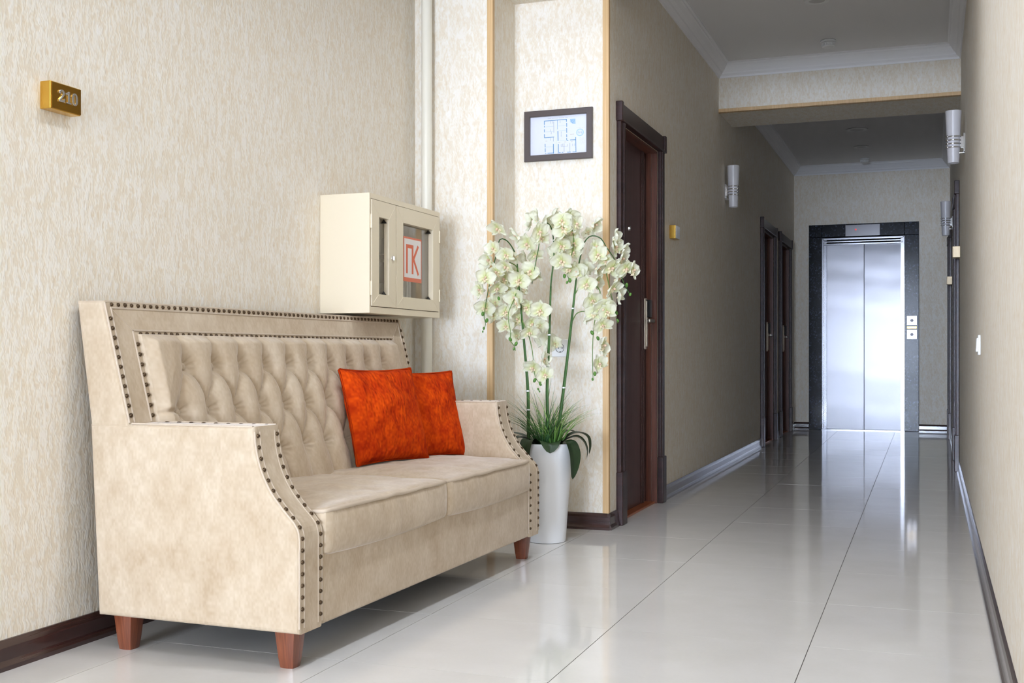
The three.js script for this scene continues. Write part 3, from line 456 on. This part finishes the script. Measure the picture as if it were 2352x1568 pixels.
  const pf = obj('plan_sheet', pg.translate(0, 0, 0.006), phys({ map: tx, roughness: 0.5 }), pr);
  obj('glazing', cb(w - 2 * b + 0.004, h - 2 * b + 0.004, 0.002, 0, 0, 0.0095), paneGlass, g);
}

// ---------------------------------------------------------------- brass number boxes, sconces, switch, socket, ceiling fittings
const fontLoader = await import('three/addons/loaders/FontLoader.js'), { TextGeometry } = await import('three/addons/geometries/TextGeometry.js');
const serif = await new fontLoader.FontLoader().loadAsync('fonts/droid/droid_serif_bold.typeface.json');
function numberBox(name, label, x, side, y, d, text, size = [0.122, 0.078, 0.04], faceMat = brassFace, boxMat = brass) { // d: centre along the wall
  const g = thing(name, label, 'door sign', [x, y, -d], side > 0 ? 0 : Math.PI, 'brass room number boxes');
  const [w, h, t] = size; obj('box', cb(t - 0.003, h, w, (t - 0.003) / 2, 0, 0, 0.0025), boxMat, g); obj('face_plate', cb(0.003, h - 0.005, w - 0.005, t - 0.0015, 0, 0, 0.001), faceMat, g);
  if (text) { const tg = new TextGeometry(text, { font: serif, size: 0.033, depth: 0.003, curveSegments: 6, bevelEnabled: true, bevelSize: 0.0008, bevelThickness: 0.001, bevelSegments: 2 }); tg.computeBoundingBox(); const b = tg.boundingBox; tg.translate(-(b.min.x + b.max.x) / 2, -(b.min.y + b.max.y) / 2, 0); tg.rotateY(Math.PI / 2); tg.translate(t, 0.002, -0.004); obj('numerals', tg, chrome, g); }
  return g;
}
numberBox('room_sign', 'brass box sign reading 210 on the left wall', XL, 1, 1.574, 2.612, '210');
numberBox('room_sign', 'small brass box with a mirror face beside the near left door', XC, 1, 1.577, 6.775, '', [0.12, 0.08, 0.04], chrome);
numberBox('room_sign', 'pale brass box on the right wall, nearer and higher of two there', XR, -1, 1.567, 8.66, '', [0.12, 0.078, 0.05], paleBrass, paleBrass);
numberBox('room_sign', 'pale brass box on the right wall, farther and lower of two there', XR, -1, 1.565, 11.95, '', [0.12, 0.078, 0.05], paleBrass, paleBrass);

function makeSconce(label, x, side, y, d, out) {
  const g = thing('wall_sconce', label, 'wall lamp', [x, y, -d], side > 0 ? 0 : Math.PI, 'opal glass wall sconces');
  const wall = lathe([[0.031, -0.16], [0.033, -0.158], [0.046, 0.15], [0.045, 0.152], [0.042, 0.15], [0.03, -0.155], [0.0, -0.155]], 36); wall.translate(out, 0, 0);
  obj('shade', wall, opal, g);
  const rings = []; for (let k = 0; k < 4; k++) { const y0 = -0.068 + k * 0.021, rd = 0.0375 + (y0 + 0.16) / 0.31 * 0.0125 - 0.0025; const t = new THREE.TorusGeometry(rd, 0.0048, 8, 36); t.rotateX(Math.PI / 2); t.translate(out, y0, 0); rings.push(t); }
  obj('chrome_ring', rings, chrome, g);
  const beads = []; for (let k = 0; k < 4; k++) { const y0 = -0.068 + k * 0.021, a = 0.75, rd = 0.046; const s = new THREE.SphereGeometry(0.0085, 10, 8); s.translate(out + Math.cos(a) * rd, y0, side * Math.sin(a) * rd); beads.push(s); }
  obj('bead', beads, chrome, g);
  obj('bracket', [cb(0.012, 0.11, 0.055, 0.006, -0.04, 0, 0.004), cb(out - 0.03, 0.075, 0.018, (out - 0.03) / 2, -0.036, 0, 0.004), cyl(0.008, 0.008, 0.04, 0.022, -0.1, 0, 'x'), cyl(0.014, 0.014, 0.006, 0.03, -0.1, 0, 'x')], chrome, g);
  return g;
}
makeSconce('opal glass and chrome sconce alone on the left corridor wall', XC, 1, 2.115, 8.66, 0.065);
makeSconce('opal glass and chrome sconce on the right wall, the nearer one', XR, -1, 2.15, 7.33, 0.066);
makeSconce('opal glass and chrome sconce on the right wall, the farther one', XR, -1, 2.10, 11.25, 0.066);
{
  const g = thing('light_switch', 'white rocker light switch on the right wall', 'light switch', [XR, 0.886, -5.1], Math.PI);
  obj('plate', cb(0.01, 0.082, 0.082, 0.005, 0, 0, 0.003), whitePlastic, g); const r = obj('rocker', cb(0.009, 0.058, 0.058, 0.012, 0, 0, 0.003), whitePlastic, g); r.rotation.z = 0.06;
}
{
  const g = thing('power_socket', 'white round power socket low on the recess wall behind the orchid', 'socket', [-1.706, 0.878, -DR]);
  const s = new THREE.Shape(); const q = 0.042; s.moveTo(-q, -q); s.lineTo(q, -q); s.lineTo(q, q); s.lineTo(-q, q); s.closePath(); const o = new THREE.Path(); o.absarc(0, 0, 0.021, 0, Math.PI * 2, true); s.holes.push(o);
  obj('plate', [boxUV(new THREE.ExtrudeGeometry(s, { depth: 0.007, bevelEnabled: true, bevelSize: 0.002, bevelThickness: 0.002, bevelOffset: -0.002, bevelSegments: 2, curveSegments: 32 }).translate(0, 0, 0.001))], whitePlastic, g);
  const rc = obj('well', [cyl(0.021, 0.021, 0.003, 0, 0, 0.002, 'z', 32)], whitePlastic, g); obj('ring', new THREE.TorusGeometry(0.0212, 0.0011, 6, 40).translate(0, 0, 0.01), mat({ color: css(70, 70, 72), roughness: 0.5 }), g);
  obj('pin_hole', [cyl(0.0028, 0.0028, 0.002, -0.0095, 0, 0.004, 'z', 12), cyl(0.0028, 0.0028, 0.002, 0.0095, 0, 0.004, 'z', 12), cb(0.006, 0.004, 0.002, 0, 0.018, 0.005), cb(0.006, 0.004, 0.002, 0, -0.018, 0.005)], darkGap, g);
}
function detector(label, x, d) {
  const g = thing('smoke_detector', label, 'smoke detector', [x, CEIL, -d], 0, 'ceiling smoke detectors');
  obj('base', lathe([[0, 0], [0.05, 0], [0.052, -0.006], [0.05, -0.016], [0, -0.016]], 36), whitePlastic, g);
  obj('sensor_head', lathe([[0, -0.015], [0.047, -0.015], [0.046, -0.022], [0.036, -0.024], [0.036, -0.036], [0.042, -0.038], [0.04, -0.046], [0.028, -0.05], [0, -0.05]], 36), whitePlastic, g);
  const fins = []; for (let k = 0; k < 14; k++) { const f = cb(0.012, 0.014, 0.004, 0.04, -0.03, 0); f.rotateY(k / 14 * Math.PI * 2); fins.push(f); } obj('vent_fin', fins, whitePlastic, g);
}
detector('white round smoke detector on the ceiling before the second beam', -0.655, 8.0); detector('white round smoke detector on the ceiling close to the lift wall', -0.68, 12.95);
function downlight(label, x, d, r) {
  const g = thing('ceiling_downlight', label, 'ceiling light', [x, CEIL, -d], 0, 'unlit flush ceiling lights');
  obj('trim_ring', lathe([[r * 0.62, -0.002], [r * 0.66, -0.008], [r * 0.95, -0.007], [r, 0], [r * 0.62, 0]], 40), whitePlastic, g); obj('lens', lathe([[0, -0.0035], [r * 0.64, -0.0035], [r * 0.64, 0], [0, 0]], 32), mat({ color: css(206, 204, 202), roughness: 0.5 }), g);
}
// recessed lamps over the seating, lit
function litDownlight(label, x, d) {
  const g = thing('ceiling_lamp', label, 'ceiling light', [x, CEIL, -d], 0, 'lit recessed lamps over the seating');
  obj('trim_ring', lathe([[0.075, -0.001], [0.08, -0.008], [0.108, -0.006], [0.115, 0], [0.075, 0]], 40), whitePlastic, g);
  obj('lamp_lens', lathe([[0, -0.004], [0.077, -0.004], [0.077, 0], [0, 0]], 32), mat({ color: css(255, 252, 246), emissive: new THREE.Color().setRGB(...LAMP), emissiveIntensity: 3, roughness: 0.5 }), g);
  const l = new THREE.SpotLight(new THREE.Color().setRGB(...LAMP), LAMP_POWER, 0, 1.35, 1, 2); l.name = 'lamp_light'; l.position.set(0, -0.012, 0); l.target.position.set(0, -2, 0); l.castShadow = true; l.shadow.radius = 4; g.add(l, l.target);
}
[1.5, 2.9, 4.3].forEach((d, i) => litDownlight(['lit round lamp in the hall ceiling nearest the lobby', 'lit round lamp in the hall ceiling above the near end of the sofa', 'lit round lamp in the hall ceiling above the far end of the sofa'][i], -0.95, d));
downlight('unlit flush ceiling light nearest the camera, cut by the top edge of the photo', -0.645, 7.07, 0.075); downlight('unlit flush ceiling light just past the second beam, the wider of two', -0.66, 11.25, 0.1); downlight('unlit flush ceiling light between the wider one and the far detector', -0.672, 12.2, 0.075);

// ---------------------------------------------------------------- potted orchid (local x to the right of the photo, z towards the camera)
{
  const g = thing('potted_orchid', 'tall white vase of arching cream orchids with grass and dark strap leaves', 'potted plant', [-1.64, 0, -4.93], 0.3516);
  const ceramic = phys({ color: css(240, 240, 240), roughness: 0.28, clearcoat: 0.4, clearcoatRoughness: 0.15 });
  const vp = [[0, 0], [0.082, 0], [0.086, 0.004], [0.09, 0.06], [0.097, 0.16], [0.107, 0.29], [0.117, 0.38], [0.123, 0.43], [0.124, 0.446], [0.121, 0.448], [0.117, 0.43], [0.108, 0.36], [0, 0.36]];
  obj('vase', lathe(vp, 56), ceramic, g); obj('soil', lathe([[0, 0.405], [0.05, 0.402], [0.112, 0.396]], 24), mat({ color: css(58, 50, 34), roughness: 1 }), g);
  const stemTex = makeTex(64, 256, (() => { const a = noiseGrid(10, 3, 151), b = noiseGrid(16, 60, 152); return (u, v) => mix3(rgb(28, 66, 18), rgb(84, 124, 48), 0.65 * a(u, v) + 0.35 * b(u, v)); })());
  const stemMat = mat({ map: stemTex, roughness: 0.5 }), twigMat = mat({ color: css(96, 128, 52), roughness: 0.55 }), budMat = mat({ color: css(86, 132, 50), roughness: 0.5 }), tieMat = mat({ color: css(224, 228, 224), roughness: 0.3, metalness: 0.2 });
  const off = (p, k = 0) => p.map(([x, y, z]) => [x, y, z]);
  // tapering tube through points
  function taper(pts, r0, r1, seg = 60, rad = 8) { const c = new THREE.CatmullRomCurve3(pts.map((p) => V(...p))), t = new THREE.TubeGeometry(c, seg, 1, rad), p = t.attributes.position; for (let i = 0; i <= seg; i++) { const q = c.getPointAt(i / seg), r = lerp(r0, r1, i / seg); for (let j = 0; j <= rad; j++) { const k = i * (rad + 1) + j; p.setXYZ(k, q.x + (p.getX(k) - q.x) * r, q.y + (p.getY(k) - q.y) * r, q.z + (p.getZ(k) - q.z) * r); } } return t; }
  const STEMS = { left: [[-0.08, 0.4, 0], [-0.083, 0.492, 0], [-0.086, 0.681, 0], [-0.105, 0.919, 0], [-0.119, 1.074, 0], [-0.132, 1.213, 0], [-0.139, 1.291, 0], [-0.162, 1.34, 0.01], [-0.187, 1.366, 0.03], [-0.211, 1.369, 0.05], [-0.227, 1.306, 0.07], [-0.246, 1.229, 0.08], [-0.262, 1.153, 0.08], [-0.276, 1.082, 0.08]],
    mid: [[0.008, 0.4, 0], [0.006, 0.492, 0], [0.001, 0.681, 0], [0.011, 0.936, 0], [0.018, 1.157, 0], [0.032, 1.296, 0], [0.029, 1.379, 0], [0.017, 1.427, 0.02], [-0.011, 1.446, 0.05], [-0.038, 1.405, 0.07], [-0.036, 1.344, 0.08], [-0.046, 1.289, 0.08], [-0.057, 1.23, 0.07], [-0.068, 1.164, 0.07]],
    right: [[0.035, 0.4, 0], [0.05, 0.492, 0], [0.075, 0.681, 0], [0.111, 0.986, 0], [0.133, 1.185, 0], [0.154, 1.296, 0], [0.175, 1.363, 0], [0.202, 1.385, 0.01], [0.243, 1.374, 0.02], [0.27, 1.332, 0.03], [0.297, 1.293, 0.04], [0.324, 1.24, 0.05], [0.345, 1.176, 0.06], [0.373, 1.121, 0.06]] };
  for (const k of ['left', 'mid', 'right']) {
    const p = STEMS[k], thick = p.slice(0, 5), s = obj('stem', [taper(p.map(([x, y, z]) => [x, y, z * 0.4]), 0.0058, 0.0017, 90), taper(thick.map(([x, y, z], i) => [x + 0.0048 * (1 - i * 0.18), y, z + 0.003]), 0.0046, 0.0028, 40), taper(thick.map(([x, y, z], i) => [x - 0.0044 * (1 - i * 0.18), y, z - 0.003]), 0.0046, 0.0028, 40)], stemMat, g);
    const ties = []; for (const f of k === 'left' ? [2, 1.55] : k === 'mid' ? [3] : [2.05, 3.35]) { const i = Math.floor(f), q = f - i, a = p[i], b = p[i + 1]; ties.push(cyl(0.0098, 0.0098, 0.006, lerp(a[0], b[0], q), lerp(a[1], b[1], q), 0, 'y', 14)); } obj('tie', ties, tieMat, s);
  }
  const TWIGS = [[[-0.169, 1.266, 0], [-0.138, 1.244, 0.03], [-0.126, 1.176, 0.05], [-0.148, 1.099, 0.06], [-0.175, 1.027, 0.07], [-0.164, 0.945, 0.07]], [[0.03, 1.324, 0], [0.061, 1.404, 0.03], [0.104, 1.428, 0.06], [0.12, 1.355, 0.08], [0.104, 1.277, 0.09], [0.087, 1.223, 0.09], [0.098, 1.185, 0.09]],
    [[-0.112, 1.0, 0.01], [-0.082, 0.929, 0.05], [-0.066, 0.858, 0.06], [-0.06, 0.792, 0.06], [-0.052, 0.743, 0.06], [-0.033, 0.715, 0.06]], [[0.13, 1.124, 0], [0.157, 1.167, 0.03], [0.214, 1.16, 0.05], [0.238, 1.137, 0.06], [0.233, 1.066, 0.06], [0.214, 0.989, 0.06], [0.208, 0.924, 0.06], [0.206, 0.825, 0.06], [0.208, 0.737, 0.06]],
    [[0.27, 1.332, 0.03], [0.264, 1.253, 0.05], [0.28, 1.16, 0.05], [0.302, 1.067, 0.05], [0.313, 1.012, 0.05], [0.321, 0.987, 0.05]], [[0.116, 0.999, 0], [0.135, 1.032, 0.03], [0.167, 1.042, 0.05], [0.203, 1.028, 0.06]], [[-0.276, 1.082, 0.08], [-0.284, 1.016, 0.08], [-0.278, 0.983, 0.08], [-0.287, 0.956, 0.08]], [[-0.164, 0.945, 0.07], [-0.164, 0.907, 0.07], [-0.148, 0.885, 0.07], [-0.142, 0.863, 0.07]]];
  for (const p of TWIGS) obj('twig', taper(p.map(([x, y, z]) => [x, y, z * 0.45]), 0.0028, 0.0015, 40, 6), twigMat, g);
  const budG = new THREE.SphereGeometry(0.0085, 10, 8); budG.scale(0.85, 1.25, 0.85);
  for (const [x, y, z, s] of [[-0.29, 1.03, 0.08, 1], [-0.272, 1.0, 0.08, 1], [-0.285, 0.965, 0.08, 0.7], [-0.29, 0.95, 0.08, 0.5], [-0.166, 0.915, 0.07, 1], [-0.14, 0.895, 0.07, 1], [-0.15, 0.872, 0.07, 0.7], [-0.056, 0.73, 0.06, 1], [-0.03, 0.715, 0.06, 1], [-0.04, 0.69, 0.06, 0.6], [-0.034, 0.68, 0.06, 0.5], [0.078, 1.2, 0.09, 1], [0.102, 1.18, 0.09, 1], [0.09, 1.172, 0.09, 0.7], [0.36, 1.16, 0.06, 1], [0.376, 1.118, 0.06, 0.8], [0.314, 1.035, 0.05, 1], [0.32, 1.0, 0.05, 0.8], [0.204, 0.945, 0.06, 1.1], [0.23, 0.92, 0.06, 1], [0.216, 0.76, 0.06, 1], [0.206, 0.735, 0.06, 0.7], [-0.24, 1.13, 0.06, 1.1], [-0.218, 1.1, 0.06, 0.9]]) { const b = obj('bud', budG, budMat, g); b.position.set(x, y, z * 0.45 + 0.004); b.scale.setScalar(s); b.rotation.z = rr(-0.5, 0.5); }
  // blossoms: three sepals, two broad petals, a lip
  const petalMat = phys({ vertexColors: true, roughness: 0.7, transmission: 0.3, thickness: 0, side: THREE.DoubleSide }), lipMat = phys({ vertexColors: true, roughness: 0.6, side: THREE.DoubleSide });
  function petal(len, wid, cup, ang, lift, broad, tint) {
    const nu = 7, nv = 7, pos = [], col = [], idx = [];
    for (let j = 0; j <= nv; j++) for (let i = 0; i <= nu; i++) {
      const t = j / nv, s = i / nu * 2 - 1, w = wid * (broad ? Math.pow(Math.sin(Math.PI * Math.pow(t * 0.965 + 0.035, 0.72)), 0.62) : Math.pow(Math.sin(Math.PI * Math.pow(t * 0.96 + 0.04, 0.85)), 0.8));
      const x = s * w / 2, y = 0.003 + t * len, z = cup * (t * t * 0.9 - 0.5 * t) + cup * 0.55 * s * s * (0.3 + t) - lift * t + 0.0012 * Math.sin(6 * s + 9 * t);
      pos.push(x * Math.cos(ang) - y * Math.sin(ang), x * Math.sin(ang) + y * Math.cos(ang), z);
      const k = Math.exp(-t * 2.7), v = 0.08 * Math.abs(Math.sin(s * 7)); const c = mix3([0.93, 0.92, 0.8], tint, clamp(k * 0.95 + v * 0.5)); col.push(...c);
    }
    for (let j = 0; j < nv; j++) for (let i = 0; i < nu; i++) { const a = j * (nu + 1) + i, b = a + 1, c = a + nu + 1, d = c + 1; idx.push(a, b, c, b, d, c); }
    const q = new THREE.BufferGeometry(); q.setAttribute('position', new THREE.Float32BufferAttribute(pos, 3)); q.setAttribute('color', new THREE.Float32BufferAttribute(col, 3)); q.setIndex(idx); q.computeVertexNormals(); return q;
  }
  const flowers = [], lips = [];
  for (let v = 0; v < 5; v++) {
    const w = () => rr(-0.18, 0.18), green = v === 4 ? [0.6, 0.62, 0.24] : [0.66, 0.7, 0.25], c = rr(0.008, 0.016) * (v === 3 ? 2.2 : 1);
    flowers.push(mergeGeometries([petal(0.04, 0.026, c, w(), 0.005, false, green), petal(0.04, 0.025, c, 2.25 + w(), 0.005, false, green), petal(0.04, 0.025, c, -2.25 + w(), 0.005, false, green), petal(0.042, 0.05, c, 1.2 + w(), -0.004, true, green), petal(0.042, 0.05, c, -1.2 + w(), -0.004, true, green)]));
    const lip = []; for (const a of [Math.PI, Math.PI - 0.95, Math.PI + 0.95]) { const p = petal(a === Math.PI ? 0.02 : 0.013, 0.013, -0.02, a, -0.012, false, [0.72, 0.28, 0.22]); lip.push(p); }
    const colm = new THREE.SphereGeometry(0.005, 8, 6); colm.scale(0.8, 1, 1.5); colm.translate(0, 0.002, 0.007); const n = colm.attributes.position.count, ca = new Float32Array(n * 3); for (let i = 0; i < n; i++) ca.set([0.8, 0.56, 0.4], i * 3); colm.setAttribute('color', new THREE.BufferAttribute(ca, 3)); colm.deleteAttribute('uv'); lips.push(mergeGeometries([...lip.map((q) => { for (let i = 0; i < q.attributes.color.count; i++) { const f = q.attributes.color.getX(i); q.attributes.color.setXYZ(i, 0.86, lerp(0.48, 0.74, clamp((f - 0.6) * 4)), lerp(0.38, 0.5, clamp((f - 0.6) * 4))); } return q; }), colm]));
  }
  // [x, y, z, aspect]: aspect 0 open to the camera, 1 turned aside, 2 seen from the back
  const F = [[-0.222, 1.41, 0.05, 0], [-0.241, 1.318, 0.069, 0], [-0.139, 1.388, -0.005, 1], [-0.152, 1.3, 0.013, 1], [-0.261, 1.275, -0.011, 1], [-0.185, 1.288, 0.098, 0], [-0.271, 1.242, -0.097, 1], [-0.226, 1.217, 0.024, 0], [-0.185, 1.236, 0.101, 0], [-0.15, 1.22, -0.022, 2], [-0.278, 1.185, 0.094, 0], [-0.19, 1.187, -0.032, 0], [-0.127, 1.178, 0.025, 0], [-0.303, 1.139, -0.011, 0], [-0.226, 1.144, 0.037, 0], [-0.1, 1.143, -0.031, 1], [-0.182, 1.141, -0.048, 0], [-0.281, 1.058, -0.015, 0], [-0.144, 1.102, -0.005, 0], [-0.235, 1.085, 0.01, 2], [-0.244, 1.022, -0.008, 2], [-0.189, 1.039, -0.024, 0], [-0.133, 1.074, -0.004, 1], [-0.092, 1.059, -0.028, 0], [-0.033, 1.042, 0.049, 0], [-0.187, 0.975, -0.03, 0], [-0.067, 0.987, -0.05, 0], [-0.082, 0.945, 0.089, 0], [-0.129, 1.004, -0.075, 1], [-0.138, 0.934, -0.074, 2], [-0.03, 0.98, 0.018, 2], [-0.044, 1.467, 0.005, 1], [-0.073, 1.453, -0.065, 1], [-0.038, 1.39, 0.104, 0], [-0.028, 1.37, 0.036, 0], [-0.011, 1.442, -0.019, 1], [0.017, 1.463, -0.075, 2], [0.063, 1.437, 0.101, 0], [0.096, 1.461, 0.061, 0], [0.125, 1.423, 0.105, 0], [0.071, 1.402, 0.093, 0], [0.111, 1.396, -0.002, 0], [0.064, 1.373, 0.008, 0], [-0.089, 1.348, -0.023, 0], [-0.053, 1.298, -0.027, 0], [-0.096, 1.281, -0.092, 1], [-0.075, 1.219, -0.002, 0], [-0.045, 1.215, -0.028, 1], [0.053, 1.306, -0.049, 0], [0.063, 1.332, 0.058, 0], [0.122, 1.346, 0.004, 0], [0.116, 1.307, 0, 0], [0.063, 1.262, 0.081, 0], [0.099, 1.228, 0.027, 0], [0.13, 1.218, 0.001, 0], [0.176, 1.247, -0.042, 2], [0.161, 1.208, -0.015, 1], [0.224, 1.336, -0.041, 0], [0.22, 1.287, 0.106, 0], [0.195, 1.417, -0.097, 2], [0.263, 1.263, 0.07, 0], [0.284, 1.231, 0.085, 0], [0.229, 1.177, -0.047, 0], [0.172, 1.158, 0.076, 0], [0.235, 1.239, -0.056, 1], [0.312, 1.377, -0.031, 1], [0.313, 1.334, -0.049, 0], [0.35, 1.332, -0.094, 1], [0.34, 1.281, -0.021, 0], [0.378, 1.219, 0.103, 0], [0.32, 1.192, -0.019, 0], [0.293, 1.142, 0.071, 0], [0.324, 1.113, 0.012, 1], [0.348, 1.228, 0.101, 0], [0.205, 1.091, 0.005, 0], [0.271, 1.066, 0.007, 0], [0.209, 1.029, 0.034, 0], [0.243, 1.049, 0.074, 0], [0.186, 1.016, -0.087, 1], [0.246, 0.978, 0.07, 0], [0.265, 1.035, 0.078, 0], [0.244, 0.875, 0.003, 1], [0.238, 0.802, -0.044, 0], [0.245, 0.885, 0.101, 0], [-0.017, 0.915, -0.089, 2], [0.017, 0.909, -0.059, 2], [0.039, 0.897, -0.027, 2], [-0.017, 0.825, 0.01, 1], [-0.064, 0.786, 0.004, 0], [-0.014, 0.757, 0.098, 0], [0.218, 1.439, -0.035, 1], [0.028, 1.481, -0.063, 1]];
  for (const [x, y, z, a] of F) {
    const v = a === 2 ? 4 : a === 1 ? 3 : Math.floor(R() * 3), f = obj('flower', flowers[v], petalMat, g); f.position.set(x, y, z + (a === 2 ? -0.02 : 0.025));
    const yaw = a === 0 ? x * 1.6 + rr(-0.8, 0.8) : a === 1 ? (x < -0.02 ? -1 : 1) * rr(0.9, 1.4) : Math.PI + rr(-0.6, 0.6);
    f.rotation.set(rr(-0.25, 0.7), yaw, rr(-0.6, 0.6), 'YXZ'); f.scale.setScalar(a === 0 ? rr(1.0, 1.28) : rr(0.95, 1.15)); obj('lip', lips[v], lipMat, f);
  }
  // strap leaves folding over the rim
  const leafTex = makeTex(128, 64, (() => { const a = noiseGrid(50, 3, 161), b = noiseGrid(4, 4, 162); return (u, v) => mix3(rgb(20, 38, 18), rgb(48, 74, 38), 0.6 * a(u, v) + 0.4 * b(u, v)); })()), leafMat = phys({ map: leafTex, roughness: 0.38, clearcoat: 0.15, side: THREE.DoubleSide });
  function strap(pts, wid, fold = 0.25, roll = 0) {
    const c = new THREE.CatmullRomCurve3(pts.map((p) => V(...p))), n = 22, m = 8, pos = [], uv = [], idx = [];
    for (let j = 0; j <= n; j++) {
      const t = j / n, p = c.getPointAt(t), tg = c.getTangentAt(t), o = V(p.x, 0, p.z).normalize(); let s = V(0, 1, 0).cross(o).normalize(); if (s.lengthSq() < 0.1) s = V(1, 0, 0); s.applyAxisAngle(tg, roll); const nn = tg.clone().cross(s).normalize(), w = wid * Math.pow(Math.sin(Math.PI * Math.pow(clamp(t * 0.97 + 0.03), 1.15)), 0.6) * (t > 0.97 ? 0.35 : 1);
      for (let i = 0; i <= m; i++) { const k = i / m * 2 - 1, q = p.clone().addScaledVector(s, k * w / 2).addScaledVector(nn, -fold * w * (1 - Math.abs(k)) * 0.5); pos.push(q.x, q.y, q.z); uv.push(i / m, t); }
    }
    for (let j = 0; j < n; j++) for (let i = 0; i < m; i++) { const a = j * (m + 1) + i, b = a + 1, d = a + m + 1, e = d + 1; idx.push(a, b, d, b, e, d); }
    const q = new THREE.BufferGeometry(); q.setAttribute('position', new THREE.Float32BufferAttribute(pos, 3)); q.setAttribute('uv', new THREE.Float32BufferAttribute(uv, 2)); q.setIndex(idx); q.computeVertexNormals(); return q;
  }
  const leaves = [[[[0.03, 0.42, 0.02], [0.07, 0.462, 0.06], [0.103, 0.458, 0.092], [0.122, 0.41, 0.108], [0.122, 0.35, 0.108], [0.112, 0.29, 0.102]], 0.08], [[[0, 0.42, 0.02], [0.01, 0.45, 0.07], [0.012, 0.465, 0.115], [0.012, 0.452, 0.136], [0.012, 0.43, 0.142], [0.01, 0.41, 0.144]], 0.1],
    [[[-0.03, 0.42, 0.02], [-0.06, 0.462, 0.06], [-0.086, 0.472, 0.1], [-0.1, 0.44, 0.122], [-0.1, 0.39, 0.124], [-0.096, 0.355, 0.118]], 0.068], [[[0.04, 0.42, 0], [0.09, 0.47, 0.02], [0.14, 0.48, 0.02], [0.172, 0.455, 0.02], [0.186, 0.41, 0.02], [0.18, 0.375, 0.02]], 0.066], [[[0.04, 0.42, -0.02], [0.1, 0.48, -0.03], [0.15, 0.495, -0.04], [0.19, 0.475, -0.045], [0.2, 0.43, -0.045], [0.195, 0.39, -0.045]], 0.06],
    [[[-0.04, 0.42, 0], [-0.09, 0.47, 0.02], [-0.13, 0.478, 0.03], [-0.16, 0.45, 0.035], [-0.172, 0.41, 0.035], [-0.17, 0.37, 0.035]], 0.066], [[[0.03, 0.42, -0.03], [0.06, 0.48, -0.06], [0.1, 0.5, -0.08], [0.14, 0.49, -0.09]], 0.045], [[[-0.04, 0.42, -0.03], [-0.1, 0.475, -0.05], [-0.15, 0.49, -0.06], [-0.185, 0.488, -0.06]], 0.05]];
  for (const [p, w] of leaves) obj('leaf', strap(p, w), leafMat, g);
  // grass: too many blades to count
  const blades = [], cols = []; const gr = rng(9);
  for (let k = 0; k < 190; k++) {
    const bright = gr() < 0.45, cxx = bright ? 0.03 : -0.015, a = gr() * Math.PI * 2, len = (bright ? 0.12 : 0.15) + gr() * 0.13, lean = 0.2 + Math.pow(gr(), 0.7) * 1.05, b0 = [cxx + Math.cos(a) * 0.03 * gr(), 0.405, Math.sin(a) * 0.04 * gr()], dx = Math.cos(a), dz = Math.sin(a), n = 6, pos = [], idx = [], wd = 0.0024 + 0.002 * gr();
    const c0 = bright ? [0.05, 0.2, 0.04] : [0.02, 0.09, 0.03], c1 = bright ? [0.34, 0.52, 0.1] : [0.1, 0.2, 0.05], col = [], yaw = gr() * Math.PI, sx = Math.cos(yaw), sz = Math.sin(yaw);
    for (let i = 0; i <= n; i++) { const t = i / n, ang = lean * (0.25 + 0.95 * t), w = wd * (1 - t * 0.92), r = len * t * Math.sin(ang * 0.9), y = b0[1] + len * 1.25 * t * Math.cos(ang * 0.75), x = b0[0] + dx * r, z = b0[2] + dz * r; pos.push(x - sx * w, y, z - sz * w, x + sx * w, y, z + sz * w); const c = mix3(c0, c1, t); col.push(...c, ...c); }
    for (let i = 0; i < n; i++) { const o = i * 2; idx.push(o, o + 1, o + 2, o + 1, o + 3, o + 2); }
    const q = new THREE.BufferGeometry(); q.setAttribute('position', new THREE.Float32BufferAttribute(pos, 3)); q.setAttribute('color', new THREE.Float32BufferAttribute(col, 3)); q.setIndex(idx); q.computeVertexNormals(); blades.push(q);
  }
  const gm = new THREE.Mesh(mergeGeometries(blades), mat({ vertexColors: true, roughness: 0.55, side: THREE.DoubleSide })); gm.name = 'grass_tuft'; gm.userData.kind = 'stuff'; gm.castShadow = gm.receiveShadow = true; g.add(gm);
}

renderer.render(scene, camera);
